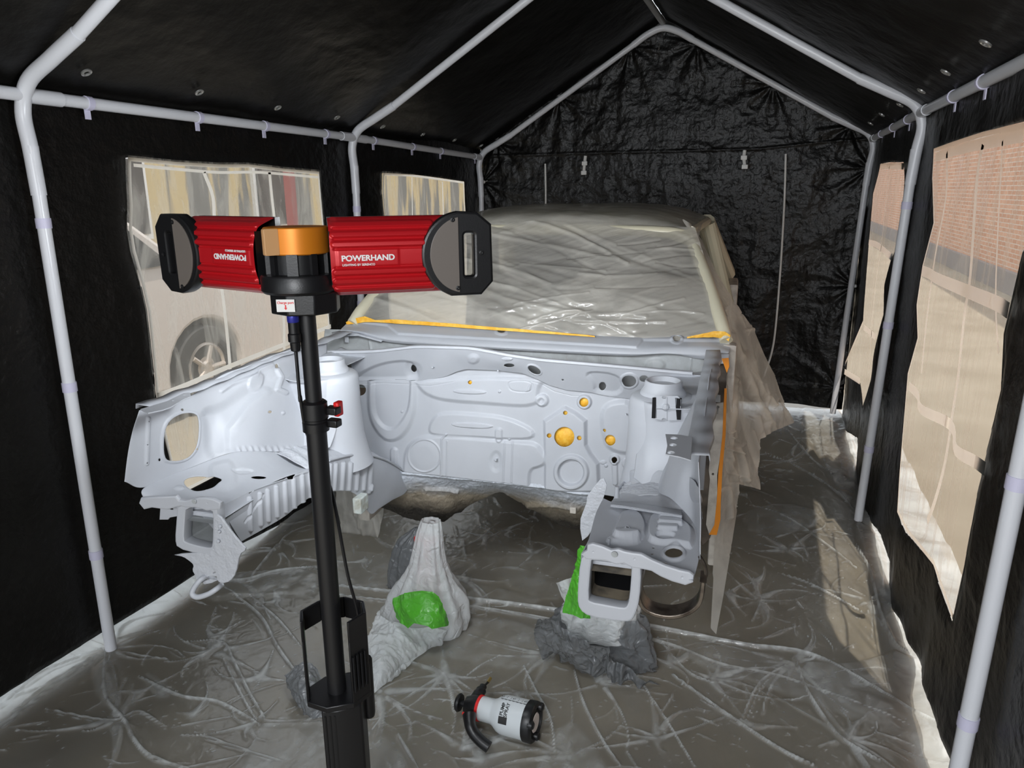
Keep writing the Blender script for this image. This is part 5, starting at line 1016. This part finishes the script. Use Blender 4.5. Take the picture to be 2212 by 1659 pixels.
tag(join('plastic_bag', [netpart([[W(*c5(x, y), 'z', z) for x, y, z in r] for r in ([(215, 1035, .12), (270, 1030, .12), (330, 1080, .10), (400, 1150, .08)], [(185, 1110, .05), (240, 1120, .09), (310, 1180, .09), (390, 1230, .06)], [(200, 1190, .02), (240, 1220, .05), (300, 1270, .05), (380, 1310, .02)], [(230, 1250, .008), (270, 1290, .01), (320, 1330, .01), (390, 1370, .008)])], (80, 80), 18, .03, 41)], BG), 'grey plastic bag scrap on the floor behind the lamp stand', 'plastic bag')
STR = mat('red stand', (.45, .02, .02), .45)
for px, py, lb, hh in ((922, 1180, 'red axle stand inside the white bag on the left', .36),):
    q = W(px, py, 'y', 1.98); q = np.array([q[0], 1.98, 0]); st = thing('axle_stand', lb, 'axle stand', tuple(q))
    for dx in (-1, 1):
        for dy in (-1, 1): tube('leg', [(q[0]+dx*.045, q[1]+dy*.04, .012), (q[0]+dx*.02, q[1]+dy*.02, hh*.75)], .010, STR, st, 8)
    tube('column', [(q[0], q[1], hh*.45), (q[0], q[1], hh)], .016, STR, st); b = MB(); b.box((q[0], q[1], hh+.01), (.09, .04, .02)); b.build('saddle', STR, st, bevel=.004)

# ------------------------------------------------------------------ pump sprayer lying on the floor
a_, b_ = W(*c6(745, 680), 'z', .062), W(*c6(1640, 915), 'z', .066); ax = (b_-a_); Ls = np.linalg.norm(ax); ax /= Ls
sp = thing('pump_sprayer', 'white hand pump sprayer with black trigger head lying on the floor', 'sprayer', (float(a_[0]), float(a_[1]), 0.0))
vr = np.cross(ax, [0, 0, 1.]); vr /= np.linalg.norm(vr)                # towards the camera side of the floor
if vr[1] > 0: vr = -vr
upv = np.cross(vr, ax); upv = upv*np.sign(upv[2])
b = MB(); b.lathe(a_, ax, [(.0, .0), (.036, .0), (.037, .004), (.038, .042), (.041, .052), (.054, .070), (.058, .082), (.059, .10), (.059, Ls-.02), (.0, Ls-.02)], 48, cap=False); bo = b.build('bottle', BOTTLE, sp, ang=60)
b = MB(); b.lathe(a_-ax*.002, ax, [(.036, -.006), (.040, -.004), (.040, .003), (.036, .005)], 40); b.build('seal_ring', RED, sp)
b = MB(); b.lathe(a_, ax, [(.059, Ls-.028), (.0615, Ls-.026), (.062, Ls-.002), (.056, Ls+.004), (.050, Ls+.004), (.046, Ls-.004), (.0, Ls-.004)], 40, cap=False)
for k in range(3):
    t = k*2.094+.5; c = a_+ax*(Ls+.004)+.05*(math.cos(t)*vr+math.sin(t)*upv); b.lathe(c-ax*.01, ax, [(.0, 0), (.013, 0), (.013, .014), (.009, .018), (0, .018)], 16, cap=False)
b.build('foot_cap', BLK, sp, ang=50)
b = MB(); b.lathe(a_, ax, [(.0, Ls), (.030, Ls), (.028, Ls+.002), (0, Ls+.002)], 24, cap=False); b.build('base_disc', mat('pinkish base', (.75, .66, .62), .5), sp)
b = MB(); b.lathe(a_, -ax, [(.038, .004), (.038, .022), (.030, .040), (.026, .05), (.0, .05)], 32, cap=False); b.lathe(a_, -ax, [(.010, .05), (.010, .066), (.009, .07)], 16); hd = b.build('pump_head', BLK, sp)
b = MB(); b.lathe(a_-ax*.068, -ax, [(.010, 0), (.026, .002), (.029, .008), (.026, .014), (.012, .017), (0, .017)], 28); b.build('pump_knob', BLK, sp)
def SPp(x, y, z): return W(*c6(x, y), 'z', z)
b = MB(); b.tube(crv([SPp(650, 560, .07), SPp(730, 430, .075), SPp(790, 320, .08)], 5), [.020]*5+[.017]*3+[.012]*3, 16); b.build('nozzle_body', BLK, sp)
b = MB(); b.tube([SPp(780, 340, .08), SPp(870, 250, .08)], .0035, 10); b.build('nozzle_tube', BLK, sp); b = MB(); b.tube([SPp(862, 258, .08), SPp(905, 190, .08)], [.0050, .0055], 12); b.build('brass_nozzle', BRASS, sp, label='small brass nozzle tip')
P = crv([SPp(560, 780, .085), SPp(570, 950, .07), SPp(640, 1100, .05), SPp(760, 1230, .035), SPp(880, 1320, .025)], 6); b = MB(); b.tube(P, [.021, .021, .020, .019, .018]+[.0175]*(len(P)-5), 14); b.build('grip', BLK, sp)
for x, y in ((550, 540), (460, 765)): b = MB(); b.box(SPp(x, y, .085), (.006, .006, .008)); b.build('valve_pin', RED, sp, bevel=.001)
def cyl_text(s, at, ang0, size, par, bold=.0, along=False, flip=1):
    cu = bpy.data.curves.new('t', 'FONT'); cu.body = s; cu.size = size; cu.offset = bold; cu.align_x = 'CENTER'; cu.align_y = 'CENTER'; tmp = bpy.data.objects.new('tmp', cu); me = bpy.data.meshes.new_from_object(tmp); bpy.data.objects.remove(tmp); bpy.data.curves.remove(cu)
    V = np.array([x.co[:] for x in me.vertices]).reshape(-1, 3); Fc = [tuple(p.vertices) for p in me.polygons]; bpy.data.meshes.remove(me); r = .0596
    A_, B_ = (V[:, 0], V[:, 1]) if along else (-V[:, 1], -V[:, 0])
    th = ang0+flip*B_/r; P = a_+(at+A_*1)[:, None]*ax+r*(np.cos(th)[:, None]*upv+np.sin(th)[:, None]*(-vr)); o = mesh('printed_text', P, Fc, BLKT, par, smooth=False); return o
for i, (s_, g) in enumerate((('PUMP', 0), ('SPRAY', 1))): cyl_text(s_, .092+.014*i, -.62, .0155, bo, .0004, False, -1)
for t in range(8):
    cyl_text('- -' if t % 3 else 'T-', .078+t*.0125, .16, .012, bo, .0003, False, -1)
    cyl_text('||' , .078+t*.0125, -.06, .008, bo, .0003, False, -1)
V = [a_+(.085+u_*.028)*ax+.0597*(math.cos(t)*upv-math.sin(t)*vr) for t in np.linspace(-1.35, -.98, 8) for u_ in ((0, 1))]
mesh('printed_block', V, [(2*i, 2*i+1, 2*i+3, 2*i+2) for i in range(7)], BLKT, bo)
cyl_text('______________', .125, .06, .0145, bo, .0002, True, 1)

# ------------------------------------------------------------------ tripod work light
PT = WD(664, 690, 1.415); wlt = thing('work_light', 'red twin-head work light on a black tripod pole in front of the car', 'work light', (float(PT[0]), float(PT[1]), 0.))
vd = np.array([PT[0]-CX, PT[1]-CY, 0]); vd /= np.linalg.norm(vd); pr_ = np.array([vd[1], -vd[0], 0]); zz = np.array([0, 0, 1.])
HB = WD(644, 556, 1.405)
def head(u, v, pw=1.):
    n = np.cross(u, v); K = 3134.
    def UV(x, y): return ((x-954)/K, -(y-322)/K)
    h_ = empty('lamp_head', tuple(HB), 0, None); h_.parent = wlt; h_.location = Vector(HB)-wlt.location
    bpy.context.view_layer.update()
    # red finned back
    nu, nv = 150, 150; U = np.linspace(.058, .298, nu); Vv = np.linspace(-.0745, .0745, nv); UU, VV = np.meshgrid(U, Vv, indexing='ij')
    w_ = .056*np.sqrt(np.clip(1-(np.abs(VV)/.0755)**2.6, 0, 1))
    for sgn in (1, -1):
        for k, (v0, e) in enumerate(((.026, .232), (.044, .240), (.062, .250))):
            w_ = w_+.0055*sm(.5-s_line([(.066, sgn*v0), (e, sgn*v0)], .0052)(UU, VV)/.004)
            w_ = w_-.0025*sm(.5-s_line([(.066, sgn*(v0-.009)), (e, sgn*(v0-.009))], .0015)(UU, VV)/.003)
    w_ = w_+.0015*sm(.5-s_poly([(.07, -.016), (.07, .016), (.185, .016), (.185, -.016)])(UU, VV)/.005)
    cut = .018*sm((np.abs(VV)-.055)/.02)*sm((.075-UU)/.015); w_ = w_-cut
    P = HB+UU[..., None]*u+VV[..., None]*v+w_[..., None]*n; F0 = grid_faces(nu, nv)
    bd_ = mesh('finned_housing', P.reshape(-1, 3), F0, REDM, h_); sharp(bd_, 50)
    b = MB(); b.prism([(.058, -.0745), (.298, -.0745), (.298, .0745), (.058, .0745)], HB-n*.012, u, v, n*.012); b.prism([(.058, -.05), (.058, .05), (.0585, .05), (.0585, -.05)], HB, u, v, n*.05); b.build('front_housing', BLK, h_, smooth=False)
    b = MB(); b.prism([(.066, -.066), (.292, -.066), (.292, .066), (.066, .066)], HB-n*.0135, u, v, n*.001); b.build('led_panel', LED, h_, smooth=False)
    arc = [(UV(1930+245*math.cos(t), 322-245*math.sin(t))) for t in np.linspace(math.radians(104), math.radians(244), 26)]
    out = arc+[UV(*p) for p in ((1850, 556), (2030, 556), (2097, 485), (2090, 150), (2010, 84), (1900, 78))]
    slot = [UV(x, y) for x, y in rrect(1918, 178, 2010, 470, 30)]
    curve_plate('handle_frame', out, [slot], HB+n*.046, u, v, .028, BLK, h_, bevel=.005)
    arc2 = [(UV(1925+203*math.cos(t), 322-225*math.sin(t))) for t in np.linspace(math.radians(99), math.radians(261), 26)]
    curve_plate('end_plate', arc2, [], HB+n*.0615, u, v, .003, GREYM, h_, bevel=.0008, label='bronze grey half-round end plate')
    for x, y in ((1862, 112), (1884, 522), (2035, 312)):
        b = MB(); q = UV(x, y); b.lathe(HB+n*.061+u*q[0]+v*q[1], n, [(.0045, 0), (.0045, .003), (.002, .0035), (0, .0025)], 14); b.build('screw', BLKM, h_)
    text('brand_lettering', 'POWERHAND', HB+u*.0775+v*(-.0005)+n*.0590, u, v, .0145, PRINT, bd_, .0005, sx=1.07)
    text('brand_lettering', 'LIGHTING BY SERENCO', HB+u*.0785+v*(-.0125)+n*.0590, u, v, .0057, PRINT, bd_, .00012, sx=1.0)
    ld = bpy.data.lights.new('lamp_head_light', 'AREA'); ld.shape = 'RECTANGLE'; ld.size = .24; ld.size_y = .13; ld.energy = LAMP_W*pw; ld.color = (.92, .965, 1.)
    lo = bpy.data.objects.new('lamp_head_light', ld); COL.objects.link(lo); z_ = Vector(n); x_ = Vector(u); y_ = z_.cross(x_)
    lo.matrix_world = Matrix.Translation(Vector(HB+u*.185-n*.018))@Matrix([[x_[i], y_[i], z_[i]] for i in range(3)]).to_4x4()
    return h_
head(pr_, zz, 1.3); uL = -pr_*math.cos(.86)+vd*math.sin(.86); head(uL, -zz, .30)
def hz(v): return HB+zz*v
b = MB(); b.lathe(hz(0), zz, [(.058, .008), (.0605, .010), (.0605, .056), (.058, .058), (.0, .058)], 56, cap=False); og = b.build('orange_collar', ORNG, wlt)
t0 = math.atan2(*(-(vd))[[1, 0]]); q = HB-vd*.0585-pr_*.036
curve_plate('tan_facet', rrect(-.014, .010, .012, .056, .002), [], HB-vd*.050-pr_*.045, pr_*.9-vd*.35*-1, zz, .014, TANM, wlt, bevel=.001)
b = MB(); b.lathe(hz(0), zz, [(.0, .01), (.053, .01), (.053, -.034), (.0, -.034)], 40, cap=False)
for k in range(9):
    a = k*.698+.25; c = HB+np.array([math.cos(a), math.sin(a), 0])*.054; M = np.array([[math.cos(a), -math.sin(a), 0], [math.sin(a), math.cos(a), 0], [0, 0, 1.]]); b.box(c+zz*(-.012), (.012, .020 if k % 2 else .012, .043), M)
b.build('hub_core', BLK, wlt)
b = MB(); b.lathe(hz(0), zz, [(.05, -.028), (.070, -.030), (.0725, -.034), (.0725, -.060), (.068, -.065), (.04, -.066)], 56); b.build('hub_rim', BLK, wlt)
HP = HB+pr_*.008
oct_ = [(.067*math.cos(k*math.pi/4+.39+.45), .067*math.sin(k*math.pi/4+.39+.45)) for k in range(8)]
b = MB(); b.prism(oct_, HP-zz*.104, (1, 0, 0), (0, 1, 0), zz*.040); hbk = b.build('hub_block', BLK, wlt, bevel=.003, ang=25)
sk_o = W(*c4(862, 592), 'y', HB[1]-.02); sdir = pr_*.93+vd*.0; so = HP-vd*.0665-pr_*.040-zz*.083
un = -vd*.96-pr_*.28; un /= np.linalg.norm(un); su = np.cross(zz, un); so = HP+un*.0672-su*.019-zz*.083
curve_plate('charge_sticker', [(-.017, -.0115), (.017, -.0115), (.017, .0115), (-.017, .0115)], [], so, su, zz, .0008, STICK, hbk, bevel=.0001)
text('sticker_text', 'Charge port', so+zz*.0055+un*.0008, su, zz, .0062, REDP, hbk, .0001, align='CENTER')
curve_plate('sticker_arrow', [(-.0012, .0015), (-.0012, -.004), (-.003, -.004), (0, -.008), (.003, -.004), (.0012, -.004), (.0012, .0015)], [], so+un*.0007, su, zz, .0004, REDP, hbk, bevel=0)
PX, PY = PT[0], PT[1]
def zpole(py): return W(700, py, 'y', PY)[2]
zc = zpole(895)
tube('pole', [(PX, PY, HB[2]-.10), (PX, PY, zc)], .0162, BLKM, wlt, 28)
tube('pole', [(PX, PY, zc), (PX, PY, .10)], .0205, BLKM, wlt, 28)
b = MB(); b.lathe((PX, PY, zc-.025), zz, [(.020, -.012), (.0262, -.010), (.0262, .008), (.0240, .010), (.0240, .014), (.0262, .016), (.0255, .048), (.0205, .052), (.016, .052)], 32); cl_ = b.build('clamp_collar', BLK, wlt)
for dz in (.030, .004): b = MB(); b.box(np.array([PX, PY, zc-.025+dz])+pr_*.035-vd*.006, (.026, .022, .016)); b.build('clamp_block', BLK, wlt, bevel=.003)
b = MB(); b.box(np.array([PX, PY, zc+.006])+pr_*.046-vd*.0, (.012, .020, .030)); b.build('clamp_lever', RED, wlt, bevel=.003, label='red clamp lever')
# cable: plug under the hub, down behind the pole, into the holder
c0 = W(*c4(908, 655), 'y', PY-.02)
P0 = np.array([PX, PY, 0])-pr_*.026-vd*.014
b = MB(); b.lathe(P0+zz*(HB[2]-.118), zz, [(.0105, 0), (.0115, .002), (.0115, .016), (.0105, .018)], 24); b.build('plug_collar', BLUE, wlt, label='blue plug collar')
b = MB(); b.lathe(P0+zz*(HB[2]-.175), zz, [(.006, 0), (.009, .002), (.010, .018), (.0125, .02), (.0125, .034), (.0105, .036), (.0105, .058)], 24); b.build('cable_plug', BLK, wlt)
z1 = HB[2]-.17
P = crv([P0+zz*z1, P0+zz*(z1-.10), P0+pr_*.001+zz*(zc+.04), P0+pr_*.006+zz*(zc-.03)+vd*.01, P0+pr_*.026+vd*.045+zz*(zc-.12), np.array([PX, PY, 0])+pr_*.022+vd*.02+zz*zpole(1080), np.array([PX, PY, 0])+pr_*.04+zz*zpole(1240), np.array([PX, PY, 0])+pr_*.056+zz*zpole(1330), np.array([PX, PY, 0])+pr_*.058+zz*zpole(1420)], 8)
b = MB(); b.tube(P, .0035, 10); b.build('power_cable', BLK, wlt)
# battery holder low on the pole
def HPt(x, y): return W(*c5(x, y), 'y', PY)
zt_, zb_ = W(*c5(460, 790), 'y', PY)[2], W(*c5(430, 1185), 'y', PY)[2]
oc = np.array([PX, PY, 0])+pr_*(.004); R8 = [(.074*math.cos(t), .060*math.sin(t)) for t in np.arange(8)*math.pi/4+.39]
hold = MB()
def ringwall(b, z0, z1, sides=range(8), th=.006):
    for k in sides:
        p, q = np.array(R8[k % 8]), np.array(R8[(k+1) % 8]); pi, qi = p*.90, q*.90
        b.prism([tuple(p), tuple(q), tuple(qi), tuple(pi)], oc+zz*z0, pr_, vd, zz*(z1-z0))
bk = MB(); ringwall(bk, zt_-.025, zt_+.025, (0, 1, 2, 3, 6, 7)); bh = bk.build('battery_holder', BLK, wlt, bevel=.002, ang=30)
bk = MB(); ringwall(bk, zb_, zt_-.02, (3,)); bk.build('holder_side', BLK, wlt, bevel=.002)
bk = MB(); ringwall(bk, zb_, zt_-.02, (6, 7)); o = bk.build('holder_side', BLK, wlt, bevel=.002)
for k in range(4):
    p = oc+pr_*(.035+k*.0085)-vd*(.0545-k*.0065); b = MB(); b.box(p+zz*(zb_+.07), (.0035, .006, .085)); b.build('vent_slot', BLACKIN, o)
bk = MB(); bk.prism(R8, oc+zz*(zb_-.012), pr_, vd, zz*.014); bk.build('holder_floor', BLK, wlt, bevel=.002, ang=30)
q8 = [(-.040, -.045), (-.008, -.052), (.044, -.046), (.056, -.01), (.056, .045), (-.04, .045)]
bk = MB(); bk.prism(q8, oc+zz*.10, pr_, vd, zz*(zb_-.112)); bo2 = bk.build('battery_box', BLK, wlt, bevel=.004, ang=25)
for k in range(3):
    b = MB(); b.box(oc-pr_*(.034-k*.010)-vd*(.0475+k*.0015)+zz*(zb_*.5+.04), (.0035, .004, zb_-.13), np.array([pr_, vd, zz]).T); b.build('box_rib', BLK, bo2)
b = MB(); b.lathe(oc+pr_*.062+vd*.0+zz*(zb_+.02), zz, [(.012, -.10), (.014, -.09), (.014, .045), (.012, .05)], 14); b.build('side_grip', BLK, wlt)
for a in (-math.pi/2, -math.pi/2+2.0, -math.pi/2-2.0):
    d = math.cos(a)*pr_+math.sin(a)*vd; tube('tripod_leg', [np.array([PX, PY, .20])+d*.02, np.array([PX, PY, .022])+d*.24], .011, BLKM, wlt, 12)
